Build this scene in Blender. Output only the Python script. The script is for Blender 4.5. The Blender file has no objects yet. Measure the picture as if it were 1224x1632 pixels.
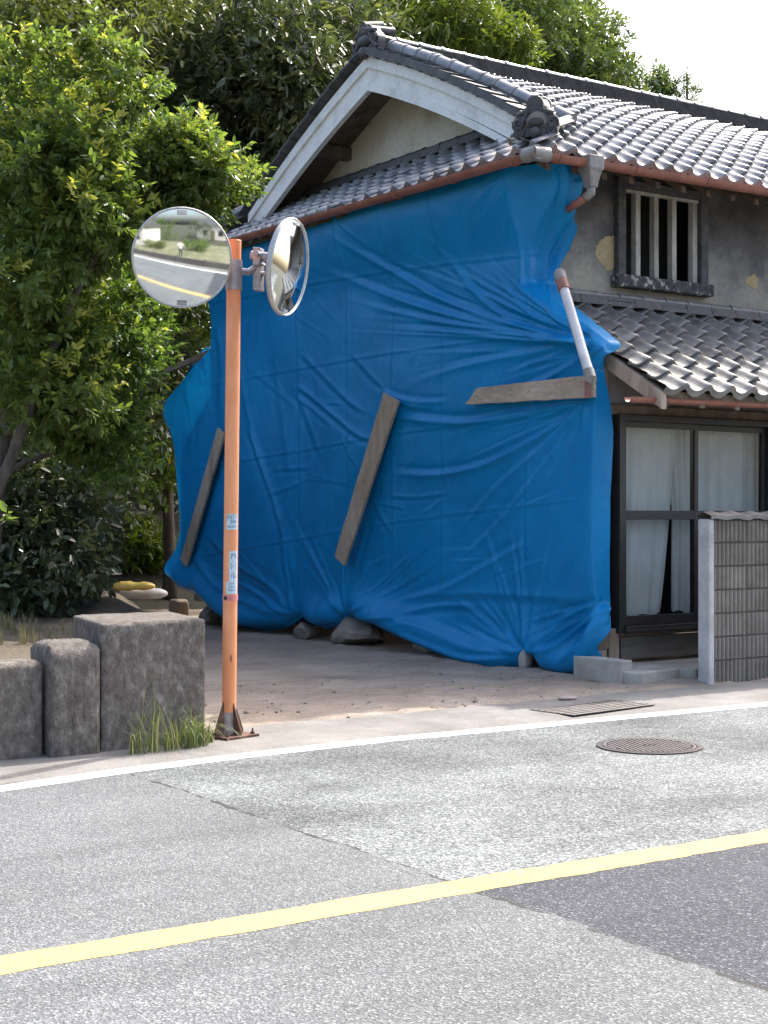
import bpy, bmesh, math, random
import numpy as np
from mathutils import Vector, Matrix

# ------------------------------------------------------------------ camera, sky, sun, exposure
sc = bpy.context.scene
col = sc.collection
FPX = 2400.0                      # focal length in photo pixels (1224 x 1632)
CAMZ = 1.4
HOR = 820.0                       # horizon row
TH = math.radians(34.0)           # camera looks 34 deg right of the house's depth axis
RT = Vector((math.cos(TH), -math.sin(TH), 0)); FW = Vector((math.sin(TH), math.cos(TH), 0))
cam_d = bpy.data.cameras.new('camera'); cam = bpy.data.objects.new('camera', cam_d); col.objects.link(cam)
cam_d.sensor_fit = 'VERTICAL'; cam_d.sensor_height = 36.0; cam_d.lens = 36.0*FPX/1632.0
cam_d.clip_start = 0.02; cam_d.clip_end = 2000
cam_d.shift_y = (HOR-816.0)/1632.0
cam.location = (0, 0, CAMZ)
cam.rotation_euler = (math.radians(90), 0, -TH)
sc.camera = cam
sc.render.resolution_x = 768; sc.render.resolution_y = 1024

SUN = Vector((1.0, 0.35, 1.30)).normalized()
w = bpy.data.worlds.new('World'); sc.world = w; w.use_nodes = True
nt = w.node_tree; bgn = nt.nodes['Background']
sky = nt.nodes.new('ShaderNodeTexSky'); sky.sky_type = 'NISHITA'; sky.sun_disc = False
sky.sun_elevation = math.asin(SUN.z); sky.sun_rotation = math.atan2(SUN.x, SUN.y)
sky.air_density = 1.0; sky.dust_density = 6.0; sky.ozone_density = 1.0; sky.altitude = 0
nt.links.new(sky.outputs[0], bgn.inputs[0]); bgn.inputs[1].default_value = 0.15
sl = bpy.data.lights.new('sun', 'SUN'); sl.energy = 2.05; sl.angle = math.radians(0.6); sl.color = (1.0, 0.955, 0.88)
so = bpy.data.objects.new('sun', sl); col.objects.link(so); so.rotation_euler = SUN.to_track_quat('Z', 'Y').to_euler()
so.location = (20, 8, 25)
sc.view_settings.view_transform = 'Standard'; sc.view_settings.look = 'None'
sc.view_settings.exposure = 1.72; sc.view_settings.gamma = 1.0; sc.view_settings.use_curve_mapping = False
try:
    sc.cycles.max_bounces = 8; sc.cycles.sample_clamp_indirect = 4.0
except Exception: pass

# ------------------------------------------------------------------ measuring helpers (photo pixel -> place)
def ray(px, py):
    return RT*((px-612)/FPX) + FW + Vector((0, 0, (HOR-py)/FPX))
def at(px, py, f):
    return Vector((0, 0, CAMZ)) + ray(px, py)*f
def on_x(px, py, X):
    d = ray(px, py); return Vector((0, 0, CAMZ)) + d*(X/d.x)
def on_y(px, py, Y):
    d = ray(px, py); return Vector((0, 0, CAMZ)) + d*(Y/d.y)
def on_z(px, py, Z):
    d = ray(px, py); return Vector((0, 0, CAMZ)) + d*((Z-CAMZ)/d.z)

# ------------------------------------------------------------------ materials
def newmat(name):
    m = bpy.data.materials.new(name); m.use_nodes = True
    t = m.node_tree; b = t.nodes['Principled BSDF']; return m, t, b
def node(t, kind, **kw):
    n = t.nodes.new(kind)
    for k, v in kw.items():
        if k.startswith('i_'): n.inputs[k[2:].replace('_', ' ')].default_value = v
        else: setattr(n, k, v)
    return n
def ramp(t, src, stops):
    r = t.nodes.new('ShaderNodeValToRGB'); e = r.color_ramp.elements
    e[0].position, e[0].color = stops[0][0], (*stops[0][1], 1)
    e[1].position, e[1].color = stops[-1][0], (*stops[-1][1], 1)
    for p, c in stops[1:-1]:
        q = e.new(p); q.color = (*c, 1)
    t.links.new(src, r.inputs[0]); return r
def g3(v): return (v, v, v)
def mixc(t, fac, a, b, mode='MIX'):
    m = t.nodes.new('ShaderNodeMix'); m.data_type = 'RGBA'; m.blend_type = mode
    for s, i in ((fac, 0), (a, 6), (b, 7)):
        if isinstance(s, (int, float)): m.inputs[i].default_value = s
        elif isinstance(s, tuple): m.inputs[i].default_value = (*s, 1)
        else: t.links.new(s, m.inputs[i])
    return m.outputs[2]
def coords(t, stretch=(1, 1, 1), kind='Object', rand=False):
    tc = t.nodes.new('ShaderNodeTexCoord'); mp = t.nodes.new('ShaderNodeMapping')
    mp.inputs['Scale'].default_value = stretch
    t.links.new(tc.outputs[kind], mp.inputs['Vector'])
    if rand:
        oi = t.nodes.new('ShaderNodeObjectInfo'); mu = t.nodes.new('ShaderNodeMath'); mu.operation = 'MULTIPLY'; mu.inputs[1].default_value = 37.0
        t.links.new(oi.outputs['Random'], mu.inputs[0]); t.links.new(mu.outputs[0], mp.inputs['Location'])
    return mp.outputs[0]
def noise(t, vec, scale, detail=5, rough=.6):
    n = t.nodes.new('ShaderNodeTexNoise'); n.inputs['Scale'].default_value = scale
    n.inputs['Detail'].default_value = detail; n.inputs['Roughness'].default_value = rough
    t.links.new(vec, n.inputs['Vector']); return n.outputs['Fac']
def bump(t, b, h, strength, dist=.02, prev=None):
    n = t.nodes.new('ShaderNodeBump'); n.inputs['Strength'].default_value = strength; n.inputs['Distance'].default_value = dist
    t.links.new(h, n.inputs['Height'])
    if prev is not None: t.links.new(prev, n.inputs['Normal'])
    t.links.new(n.outputs[0], b.inputs['Normal']); return n.outputs[0]
def pm(name, stops, scale=4, rough=.8, bstr=.3, bscale=60, bdist=.01, metallic=0., stretch=(1, 1, 1), spec=.5, rand=True, objvar=0., fine=None):
    """procedural material: coarse noise through a ramp, a finer noise on top, relief from noise"""
    m, t, b = newmat(name)
    v = coords(t, stretch, rand=rand)
    n1 = noise(t, v, scale, 6, .65)
    r = ramp(t, n1, stops); c = r.outputs[0]
    n2 = noise(t, v, bscale, 4, .7)
    rr = ramp(t, n2, [(.3, g3(.72)), (.7, g3(1.2))])
    c = mixc(t, .8, c, rr.outputs[0], 'MULTIPLY')
    if objvar:
        oi = t.nodes.new('ShaderNodeObjectInfo')
        ro = ramp(t, oi.outputs['Random'], [(0, g3(1-objvar)), (1, g3(1+objvar))])
        c = mixc(t, 1., c, ro.outputs[0], 'MULTIPLY')
    t.links.new(c, b.inputs['Base Color'])
    b.inputs['Roughness'].default_value = rough; b.inputs['Metallic'].default_value = metallic
    b.inputs['Specular IOR Level'].default_value = spec
    if bstr: bump(t, b, n2, bstr, bdist)
    return m
M = {}
M['tile'] = pm('kawara_tile', [(.3, (.12, .122, .128)), (.5, (.185, .187, .193)), (.7, (.28, .28, .285))], 9, .28, .15, 90, .004, spec=.75, objvar=.28)
M['tile_dark'] = pm('kawara_dark', [(.3, (.035, .035, .037)), (.55, (.07, .07, .073)), (.75, (.12, .118, .112))], 7, .5, .25, 70, .006, objvar=.2)
M['ridge_dark'] = pm('ridge_course', [(.3, (.028, .028, .028)), (.55, (.05, .05, .051)), (.75, (.09, .088, .085))], 9, .8, .3, 60, .006, spec=.2)
M['tile_old'] = pm('kawara_weathered', [(.3, (.10, .098, .09)), (.5, (.155, .15, .14)), (.7, (.24, .23, .21))], 8, .42, .25, 80, .004, spec=.55, objvar=.25)
M['white_wood'] = pm('limewashed_board', [(.3, (.6, .585, .55)), (.5, (.77, .76, .73)), (.7, (.82, .81, .79))], 3, .8, .2, 60, .004, stretch=(1, 1, 1))
M['gutter'] = pm('copper_brown_gutter', [(.3, (.22, .085, .06)), (.6, (.33, .13, .09)), (.8, (.42, .2, .15))], 5, .45, .05, 60, .003)
M['gutter_grey'] = pm('grey_plastic_fitting', [(.3, (.17, .16, .15)), (.7, (.3, .28, .26))], 6, .5, .1, 60, .004)
M['wood_grey'] = pm('weathered_plank', [(.3, (.24, .178, .125)), (.5, (.36, .275, .20)), (.72, (.48, .385, .295))], 5, .85, .5, 45, .006, stretch=(1.0, 1.0, .25))
M['wood_plank_h'] = pm('weathered_plank_level', [(.3, (.25, .195, .145)), (.5, (.39, .315, .24)), (.72, (.52, .44, .35))], 5, .85, .5, 45, .006, stretch=(1, .25, 1))
M['wood_brown'] = pm('old_brown_timber', [(.3, (.075, .052, .036)), (.5, (.14, .1, .07)), (.72, (.22, .17, .125))], 5, .8, .5, 50, .006, stretch=(1, 1, .2))
M['wood_board'] = pm('grey_skirting_board', [(.3, (.11, .095, .08)), (.55, (.17, .15, .13)), (.75, (.24, .215, .19))], 4, .85, .4, 45, .005, stretch=(.2, 1, 1))
M['wood_pale'] = pm('pale_lattice_bar', [(.3, (.26, .235, .2)), (.5, (.42, .39, .34)), (.72, (.55, .52, .47))], 6, .8, .3, 50, .004, stretch=(1, 1, .3))
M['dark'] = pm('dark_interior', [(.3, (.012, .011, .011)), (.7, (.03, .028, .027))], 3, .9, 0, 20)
M['alu'] = pm('dark_bronze_aluminium', [(.3, (.022, .020, .021)), (.6, (.036, .033, .033)), (.8, (.06, .055, .052))], 4, .4, .04, 80, .002)
M['curtain'] = None
M['concrete_old'] = pm('stained_old_concrete', [(.30, (.068, .057, .047)), (.42, (.125, .107, .09)), (.55, (.175, .154, .133)), (.72, (.33, .30, .265))], 24, .92, 1.0, 90, .018, stretch=(1, 1, .6))
M['concrete_pale'] = pm('pale_concrete', [(.25, (.27, .252, .222)), (.5, (.39, .368, .33)), (.75, (.51, .487, .445))], 3.5, .9, .5, 110, .008)
M['block'] = pm('grey_block', [(.25, (.15, .13, .108)), (.5, (.23, .203, .172)), (.75, (.32, .29, .25))], 3, .92, .6, 120, .008, objvar=.10)
M['mortar'] = pm('grey_mortar', [(.3, (.14, .126, .11)), (.7, (.21, .193, .172))], 6, .95, .5, 120, .006)
M['post_white'] = pm('whitish_mortar_post', [(.25, (.33, .325, .315)), (.5, (.47, .463, .45)), (.75, (.58, .575, .56))], 5, .85, .5, 70, .008)
M['stone'] = pm('field_stone', [(.25, (.14, .122, .1)), (.5, (.25, .222, .19)), (.75, (.36, .33, .29))], 7, .9, .7, 60, .015, objvar=.12)
M['soil'] = None
M['galv'] = pm('galvanised_steel', [(.3, (.24, .25, .27)), (.6, (.36, .37, .39)), (.8, (.46, .47, .49))], 14, .42, .08, 120, .002, metallic=.35)
M['rust'] = pm('rusty_steel', [(.3, (.06, .028, .02)), (.5, (.12, .055, .038)), (.75, (.2, .11, .08))], 14, .8, .5, 140, .004)
M['rim'] = pm('mirror_rim', [(.3, (.35, .35, .34)), (.7, (.55, .55, .54))], 12, .35, .05, 90, .002, metallic=.4)
M['orange_back'] = pm('faded_orange_shell', [(.3, (.42, .13, .04)), (.7, (.6, .22, .08))], 8, .5, .1, 80, .002)
M['pvc'] = pm('pale_pvc_pipe', [(.3, (.47, .45, .46)), (.6, (.62, .6, .6)), (.8, (.72, .71, .7))], 6, .4, .05, 70, .002)
M['bark'] = pm('grey_bark', [(.3, (.045, .038, .03)), (.5, (.09, .078, .063)), (.75, (.17, .15, .125))], 8, .95, .8, 40, .02, stretch=(1, 1, .35))
M['iron'] = pm('worn_cast_iron', [(.3, (.022, .018, .02)), (.6, (.04, .033, .036)), (.8, (.065, .055, .06))], 20, .55, .3, 160, .003, metallic=.3)
M['grate'] = pm('galvanised_grating', [(.3, (.14, .125, .115)), (.7, (.24, .22, .2))], 12, .6, .2, 160, .003, metallic=.2)

def mk_tarp(name, c1, c2):
    m, t, b = newmat(name)
    v = coords(t)
    n1 = noise(t, v, 1.6, 6, .62)
    r = ramp(t, n1, [(.3, c1), (.72, c2)])
    n3 = noise(t, v, 130, 3, .6)
    rr = ramp(t, n3, [(.3, g3(.74)), (.72, g3(1.24))])
    c = mixc(t, 1., r.outputs[0], rr.outputs[0], 'MULTIPLY')
    # fine pale scuffs on the weave
    n4 = noise(t, coords(t, (1, 1, 2.2)), 60, 3, .7)
    sp = ramp(t, n4, [(.66, g3(0)), (.78, g3(.3))])
    c = mixc(t, sp.outputs[0], c, (.16, .36, .62))
    t.links.new(c, b.inputs['Base Color'])
    b.inputs['Roughness'].default_value = .42; b.inputs['Specular IOR Level'].default_value = .30
    n2 = noise(t, coords(t, (1, 1.0, .55)), 9, 6, .68)
    p = bump(t, b, n2, .10, .035)
    n5 = noise(t, v, 60, 3, .6)
    bump(t, b, n5, .22, .006, p)
    tr = t.nodes.new('ShaderNodeBsdfTranslucent'); t.links.new(c, tr.inputs[0])
    mx = t.nodes.new('ShaderNodeMixShader'); mx.inputs[0].default_value = .12
    out = t.nodes['Material Output']
    t.links.new(b.outputs[0], mx.inputs[1]); t.links.new(tr.outputs[0], mx.inputs[2]); t.links.new(mx.outputs[0], out.inputs[0])
    return m
M['tarp'] = mk_tarp('blue_polyethylene', (.0012, .19, .46), (.002, .25, .56))
M['tarp_sky'] = mk_tarp('sky_blue_polyethylene', (.01, .30, .62), (.02, .36, .7))

def leafmat(name, dark, light, trans=.35, yellow=None, rough=.38):
    m, t, b = newmat(name)
    a = node(t, 'ShaderNodeAttribute', attribute_name='tone')
    stops = [(0, dark), (.75, light)]
    if yellow: stops.append((1, yellow))
    else: stops.append((1, light))
    r = ramp(t, a.outputs['Fac'], stops)
    t.links.new(r.outputs[0], b.inputs['Base Color']); b.inputs['Roughness'].default_value = rough
    b.inputs['Specular IOR Level'].default_value = .5
    tr = t.nodes.new('ShaderNodeBsdfTranslucent')
    c2 = mixc(t, 1., r.outputs[0], (1.2, 1.18, .55), 'MULTIPLY'); t.links.new(c2, tr.inputs[0])
    mx = t.nodes.new('ShaderNodeMixShader'); mx.inputs[0].default_value = trans
    t.links.new(b.outputs[0], mx.inputs[1]); t.links.new(tr.outputs[0], mx.inputs[2])
    t.links.new(mx.outputs[0], t.nodes['Material Output'].inputs[0])
    return m
M['leaf_bright'] = leafmat('leaf_yellow_green', (0.070, 0.122, 0.033), (0.173, 0.250, 0.070), .55, (0.461, 0.461, 0.115))
M['leaf_mid'] = leafmat('leaf_mid_green', (0.065, 0.130, 0.034), (0.163, 0.254, 0.062), .55, (0.364, 0.390, 0.091))
M['leaf_dark'] = leafmat('leaf_dark_evergreen', (0.047, 0.072, 0.034), (0.111, 0.143, 0.068), .25, (0.221, 0.254, 0.111), .28)
M['leaf_olive'] = leafmat('leaf_olive', (0.078, 0.104, 0.033), (0.156, 0.195, 0.058), .35, (0.260, 0.273, 0.078))
M['leaf_lime'] = leafmat('leaf_lime', (.09, .14, .025), (.16, .22, .04), .4, (.24, .27, .06))
M['leaf_pine'] = leafmat('leaf_far_green', (0.061, 0.108, 0.034), (0.135, 0.203, 0.061), .3, (0.216, 0.270, 0.081))
M['grass'] = leafmat('grass_blade', (.09, .13, .05), (.17, .22, .08), .35, (.42, .37, .22))
M['grass_dry'] = leafmat('dry_grass', (.16, .13, .08), (.3, .25, .15), .3, (.14, .18, .06))

m, t, b = newmat('curtain_lace'); v = coords(t); M['curtain'] = m
n1 = noise(t, v, 5, 3); r = ramp(t, n1, [(.3, (.68, .70, .69)), (.7, (.80, .81, .79))])
t.links.new(r.outputs[0], b.inputs['Base Color']); b.inputs['Roughness'].default_value = .9
m, t, b = newmat('window_glass'); M['glass'] = m
gl = node(t, 'ShaderNodeBsdfGlossy'); gl.inputs['Roughness'].default_value = .03
tp = node(t, 'ShaderNodeBsdfTransparent'); tp.inputs[0].default_value = (.88, .89, .885, 1)
lw_ = node(t, 'ShaderNodeLayerWeight'); lw_.inputs[0].default_value = .5
pw_ = node(t, 'ShaderNodeMath', operation='POWER'); pw_.inputs[1].default_value = 5; t.links.new(lw_.outputs['Facing'], pw_.inputs[0])
fr = node(t, 'ShaderNodeMath', operation='MULTIPLY_ADD'); fr.inputs[1].default_value = .9; fr.inputs[2].default_value = .03; t.links.new(pw_.outputs[0], fr.inputs[0])
mx = node(t, 'ShaderNodeMixShader'); t.links.new(fr.outputs[0], mx.inputs[0]); t.links.new(tp.outputs[0], mx.inputs[1]); t.links.new(gl.outputs[0], mx.inputs[2])
t.links.new(mx.outputs[0], t.nodes['Material Output'].inputs[0])
m, t, b = newmat('mirror_face'); M['mirror'] = m
v = coords(t); n1 = noise(t, v, 7, 5); r = ramp(t, n1, [(.3, g3(.03)), (.8, g3(.09))]); t.links.new(r.outputs[0], b.inputs['Roughness'])
b.inputs['Base Color'].default_value = (.80, .86, .88, 1); b.inputs['Metallic'].default_value = 1
# pole: orange paint, chipped to rust here and there
m, t, b = newmat('orange_pole_paint'); M['pole'] = m
v = coords(t, (1, 1, .35)); n1 = noise(t, v, 9, 6)
r = ramp(t, n1, [(.35, (.70, .25, .10)), (.65, (.82, .34, .16))])
n2 = noise(t, coords(t), 13, 6, .7); ch = ramp(t, n2, [(.70, g3(0)), (.73, g3(1))])
c = mixc(t, ch.outputs[0], r.outputs[0], (.16, .07, .04))
t.links.new(c, b.inputs['Base Color']); b.inputs['Roughness'].default_value = .42
# upper plaster wall: black plaster weathered pale in blotches that gather low down, where rain splashes off the roof
m, t, b = newmat('weathered_black_plaster'); M['plaster'] = m
tc = node(t, 'ShaderNodeTexCoord'); v = tc.outputs['Object']
sp = node(t, 'ShaderNodeSeparateXYZ'); t.links.new(v, sp.inputs[0])
n1 = noise(t, v, 1.9, 8, .62); n2 = noise(t, v, 22, 6, .7)
mr = node(t, 'ShaderNodeMapRange'); mr.inputs[1].default_value = 3.4; mr.inputs[2].default_value = 4.5; mr.inputs[3].default_value = .32; mr.inputs[4].default_value = -.24
t.links.new(sp.outputs[2], mr.inputs[0])
ad = node(t, 'ShaderNodeMath', operation='ADD'); t.links.new(n1, ad.inputs[0]); t.links.new(mr.outputs[0], ad.inputs[1])
r = ramp(t, ad.outputs[0], [(.25, (.062, .058, .060)), (.45, (.125, .116, .113)), (.6, (.225, .21, .19)), (.85, (.36, .325, .265))])
rr = ramp(t, n2, [(.3, g3(.75)), (.7, g3(1.2))]); c = mixc(t, .8, r.outputs[0], rr.outputs[0], 'MULTIPLY')
t.links.new(c, b.inputs['Base Color']); b.inputs['Roughness'].default_value = .92; bump(t, b, n2, .3, .01)
M['ochre'] = pm('bare_ochre_clay', [(.3, (.36, .27, .15)), (.6, (.47, .36, .21)), (.8, (.52, .42, .27))], 9, .95, .5, 80, .006)
M['cream'] = pm('cream_gable_plaster', [(.3, (.42, .35, .23)), (.5, (.6, .56, .47)), (.72, (.68, .66, .6))], 1.6, .9, .2, 60, .005)
M['grey_plaster'] = pm('dull_grey_plaster', [(.3, (.10, .095, .088)), (.55, (.16, .15, .14)), (.75, (.22, .21, .195))], 4, .92, .3, 70, .006)
# asphalt
m, t, b = newmat('asphalt'); M['asphalt'] = m
tc = node(t, 'ShaderNodeTexCoord'); v = tc.outputs['Object']; sp = node(t, 'ShaderNodeSeparateXYZ'); t.links.new(v, sp.inputs[0])
def math_(op, a, b2=None, clamp=False):
    n = node(t, 'ShaderNodeMath', operation=op); n.use_clamp = clamp
    for i, s in enumerate((a, b2)):
        if s is None: continue
        if isinstance(s, (int, float)): n.inputs[i].default_value = s
        else: t.links.new(s, n.inputs[i])
    return n.outputs[0]
vo = node(t, 'ShaderNodeTexVoronoi'); vo.inputs['Scale'].default_value = 135; t.links.new(v, vo.inputs['Vector'])
vsep = node(t, 'ShaderNodeSeparateColor'); t.links.new(vo.outputs['Color'], vsep.inputs[0])
vo2 = node(t, 'ShaderNodeTexVoronoi'); vo2.inputs['Scale'].default_value = 100; t.links.new(v, vo2.inputs['Vector'])
vsep2 = node(t, 'ShaderNodeSeparateColor'); t.links.new(vo2.outputs['Color'], vsep2.inputs[0])
big = noise(t, v, .9, 6, .6)
wob = math_('MULTIPLY', math_('SUBTRACT', noise(t, v, 2.2, 7, .7), .5), .15)
xs = math_('ADD', math_('SUBTRACT', math_('ADD', sp.outputs[0], wob), 3.42), 0)
patch = math_('MULTIPLY', xs, 60, True)
xs_c = math_('ABSOLUTE', xs)
near = math_('MULTIPLY', math_('SUBTRACT', 4.52, sp.outputs[1]), 60, True)
old = ramp(t, vsep.outputs[0], [(0, (.086, .092, .096)), (.55, (.126, .135, .139)), (.82, (.163, .173, .177)), (1, (.27, .28, .28))])
coarse = ramp(t, vsep2.outputs[0], [(0, (.066, .074, .077)), (.4, (.132, .146, .149)), (.8, (.205, .221, .222)), (1, (.35, .365, .36))])
dark = ramp(t, vsep.outputs[1], [(0, (.034, .037, .045)), (.6, (.058, .062, .073)), (.88, (.085, .09, .103)), (1, (.2, .207, .22))])
b3 = ramp(t, big, [(.36, g3(.62)), (.62, g3(1.08))])
trk = noise(t, coords(t, (.18, 1.6, 1)), 1.3, 5, .6); tk_ = ramp(t, trk, [(.35, g3(.84)), (.6, g3(1.06))])
coarse2 = mixc(t, 1., coarse.outputs[0], b3.outputs[0], 'MULTIPLY')
b4 = ramp(t, big, [(.3, g3(.86)), (.7, g3(1.1))])
old2 = mixc(t, 1., old.outputs[0], b4.outputs[0], 'MULTIPLY')
pc = mixc(t, near, coarse2, dark.outputs[0]); c = mixc(t, patch, old2, pc); c = mixc(t, 1., c, tk_.outputs[0], 'MULTIPLY')
gapn = noise(t, v, 6, 5, .7)
crk = math_('LESS_THAN', xs_c, math_('MULTIPLY', math_('SUBTRACT', gapn, .42, True), .09))
c = mixc(t, crk, c, (.05, .05, .048))
t.links.new(c, b.inputs['Base Color']); b.inputs['Roughness'].default_value = .8
b.inputs['Specular IOR Level'].default_value = .15
hh = math_('ADD', vo.outputs['Distance'], vo2.outputs['Distance'])
bump(t, b, hh, .55, .008)
def paint(name, c1, c2, wear):
    m, t, b = newmat(name); v = coords(t)
    n1 = noise(t, v, 30, 6, .75); r = ramp(t, n1, [(.3, c1), (.7, c2)])
    n2 = noise(t, v, 11, 8, .75); vo = node(t, 'ShaderNodeTexVoronoi'); vo.inputs['Scale'].default_value = 80; t.links.new(v, vo.inputs['Vector'])
    k = ramp(t, n2, [(wear, g3(0)), (wear+.05, g3(1))])
    n6 = noise(t, v, 95, 3, .7); k6 = ramp(t, n6, [(.60, g3(0)), (.68, g3(.75))])
    c = mixc(t, k6.outputs[0], r.outputs[0], tuple(x*.55 for x in c1))
    c = mixc(t, k.outputs[0], c, (.13, .135, .135)); t.links.new(c, b.inputs['Base Color'])
    b.inputs['Roughness'].default_value = .75; bump(t, b, vo.outputs['Distance'], .4, .006); return m
M['white_paint'] = paint('white_road_paint', (.66, .66, .64), (.82, .82, .80), .70)
M['yellow_paint'] = paint('yellow_road_paint', (.49, .305, .09), (.57, .375, .135), .63)
m, t, b = newmat('bare_soil'); M['soil'] = m; v = coords(t)
n1 = noise(t, v, 1.1, 8, .62); n2 = noise(t, v, 38, 6, .7); n3 = noise(t, coords(t, (.35, 1.6, 1)), 7, 6, .7)
r = ramp(t, n1, [(.3, (.205, .163, .124)), (.5, (.285, .233, .184)), (.7, (.36, .303, .247))])
rr = ramp(t, n2, [(.3, g3(.68)), (.72, g3(1.25))]); c = mixc(t, .85, r.outputs[0], rr.outputs[0], 'MULTIPLY')
rs = ramp(t, n3, [(.35, g3(.8)), (.65, g3(1.15))]); c = mixc(t, .8, c, rs.outputs[0], 'MULTIPLY')
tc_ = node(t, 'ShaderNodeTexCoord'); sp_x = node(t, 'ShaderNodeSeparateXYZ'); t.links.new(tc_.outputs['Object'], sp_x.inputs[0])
bank_shade_ = math_('MULTIPLY', math_('SUBTRACT', math_('ADD', math_('MULTIPLY', sp_x.outputs[1], .48), math_('MULTIPLY', math_('SUBTRACT', n1, .5), .9)), sp_x.outputs[0]), 4, True)
shade_col_ = ramp(t, n2, [(.3, (.05, .038, .024)), (.5, (.11, .085, .055)), (.7, (.22, .18, .12))])
c = mixc(t, bank_shade_, c, shade_col_.outputs[0])   # tree shade on the bank, painted in as a darker mottled soil colour
t.links.new(c, b.inputs['Base Color']); b.inputs['Roughness'].default_value = .95
p = bump(t, b, n2, .6, .015); bump(t, b, n3, .4, .03, p)
M['hill'] = pm('leaf_litter', [(.3, (.022, .026, .014)), (.5, (.04, .042, .022)), (.75, (.08, .07, .04))], 2, .95, .8, 12, .05, rand=False)
def flat(name, c, rough=.6): 
    return pm(name, [(.3, tuple(x*.88 for x in c)), (.7, tuple(min(1, x*1.08) for x in c))], 8, rough, .05, 60, .002)

# ------------------------------------------------------------------ mesh helpers
class MB:
    def __init__(s): s.v = []; s.f = []; s.m = []
    def add(s, vs, fs, mi=0):
        o = len(s.v); s.v += [tuple(x) for x in vs]; s.f += [tuple(i+o for i in f) for f in fs]; s.m += [mi]*len(fs); return s
    def box(s, lo, hi, mi=0):
        x0, y0, z0 = lo; x1, y1, z1 = hi
        return s.add([(x0,y0,z0),(x1,y0,z0),(x1,y1,z0),(x0,y1,z0),(x0,y0,z1),(x1,y0,z1),(x1,y1,z1),(x0,y1,z1)],
                     [(0,3,2,1),(4,5,6,7),(0,1,5,4),(1,2,6,5),(2,3,7,6),(3,0,4,7)], mi)
    def prism(s, pts, ext, mi=0):
        pts = [Vector(p) for p in pts]; ext = Vector(ext); n = len(pts)
        nrm = (pts[1]-pts[0]).cross(pts[2]-pts[1])
        if nrm.dot(ext) > 0: pts = pts[::-1]
        return s.add(pts+[p+ext for p in pts], [tuple(range(n)), tuple(range(2*n-1, n-1, -1))]+[((i+1) % n, i, i+n, (i+1) % n+n) for i in range(n)], mi)
    def tube(s, path, radii, n=8, caps=True, mi=0):
        path = [Vector(p) for p in path]
        if isinstance(radii, (int, float)): radii = [radii]*len(path)
        vs = []; fs = []; prev = None
        for i, p in enumerate(path):
            d = (path[min(i+1, len(path)-1)]-path[max(i-1, 0)]).normalized()
            if prev is None:
                a = d.cross(Vector((0, 0, 1)) if abs(d.z) < .9 else Vector((1, 0, 0))).normalized()
            else: a = (prev-d*prev.dot(d)).normalized()
            prev = a; b2 = d.cross(a)
            for k in range(n):
                an = 2*math.pi*k/n; vs.append(p+(a*math.cos(an)+b2*math.sin(an))*radii[i])
        for i in range(len(path)-1):
            for k in range(n):
                fs.append((i*n+k, i*n+(k+1) % n, (i+1)*n+(k+1) % n, (i+1)*n+k))
        if caps:
            fs.append(tuple(range(n-1, -1, -1))); o = (len(path)-1)*n; fs.append(tuple(o+k for k in range(n)))
        return s.add(vs, fs, mi)
    def ball(s, c, r, nu=12, nv=8, mi=0):
        if isinstance(r, (int, float)): r = (r, r, r)
        vs = [(c[0], c[1], c[2]-r[2])]; fs = []
        for j in range(1, nv):
            ph = -math.pi/2+math.pi*j/nv
            for i in range(nu):
                a = 2*math.pi*i/nu; vs.append((c[0]+r[0]*math.cos(ph)*math.cos(a), c[1]+r[1]*math.cos(ph)*math.sin(a), c[2]+r[2]*math.sin(ph)))
        vs.append((c[0], c[1], c[2]+r[2])); L = len(vs)-1
        for i in range(nu):
            fs.append((0, 1+(i+1) % nu, 1+i))
            for j in range(nv-2):
                fs.append((1+j*nu+i, 1+j*nu+(i+1) % nu, 1+(j+1)*nu+(i+1) % nu, 1+(j+1)*nu+i))
            fs.append((1+(nv-2)*nu+i, 1+(nv-2)*nu+(i+1) % nu, L))
        return s.add(vs, fs, mi)
    def mesh(s, name, mats, org=(0, 0, 0), smooth=False):
        me = bpy.data.meshes.new(name); o = Vector(org)
        me.from_pydata([tuple(Vector(p)-o) for p in s.v], [], s.f)
        for m_ in (mats if isinstance(mats, (list, tuple)) else [mats]): me.materials.append(m_)
        if len(me.materials) > 1: me.polygons.foreach_set('material_index', s.m)
        if smooth: me.polygons.foreach_set('use_smooth', [True]*len(me.polygons))
        me.update(); return me
    def build(s, name, mats, parent=None, smooth=False, bevel=0, org=None, auto=None):
        o = root_loc(parent) if parent else Vector(org if org is not None else (0, 0, 0))
        ob = bpy.data.objects.new(name, s.mesh(name, mats, o, smooth)); col.objects.link(ob)
        if parent: ob.parent = parent
        else: ob.location = o
        if bevel:
            md = ob.modifiers.new('bevel', 'BEVEL'); md.width = bevel; md.segments = 2; md.limit_method = 'ANGLE'; md.angle_limit = math.radians(35)
        if auto:
            try:
                ob.data.polygons.foreach_set('use_smooth', [True]*len(ob.data.polygons)); ob.data.set_sharp_from_angle(angle=math.radians(auto))
            except Exception: pass
        return ob
def root_loc(o):
    p = Vector((0, 0, 0))
    while o is not None: p = p+o.location; o = o.parent
    return p
def tag(o, label=None, cat=None, group=None, kind=None):
    if label: o['label'] = label
    if cat: o['category'] = cat
    if group: o['group'] = group
    if kind: o['kind'] = kind
    return o
def empty(name, loc, label, cat, group=None):
    o = bpy.data.objects.new(name, None); col.objects.link(o); o.location = loc; o.empty_display_size = .1
    return tag(o, label, cat, group)
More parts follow.
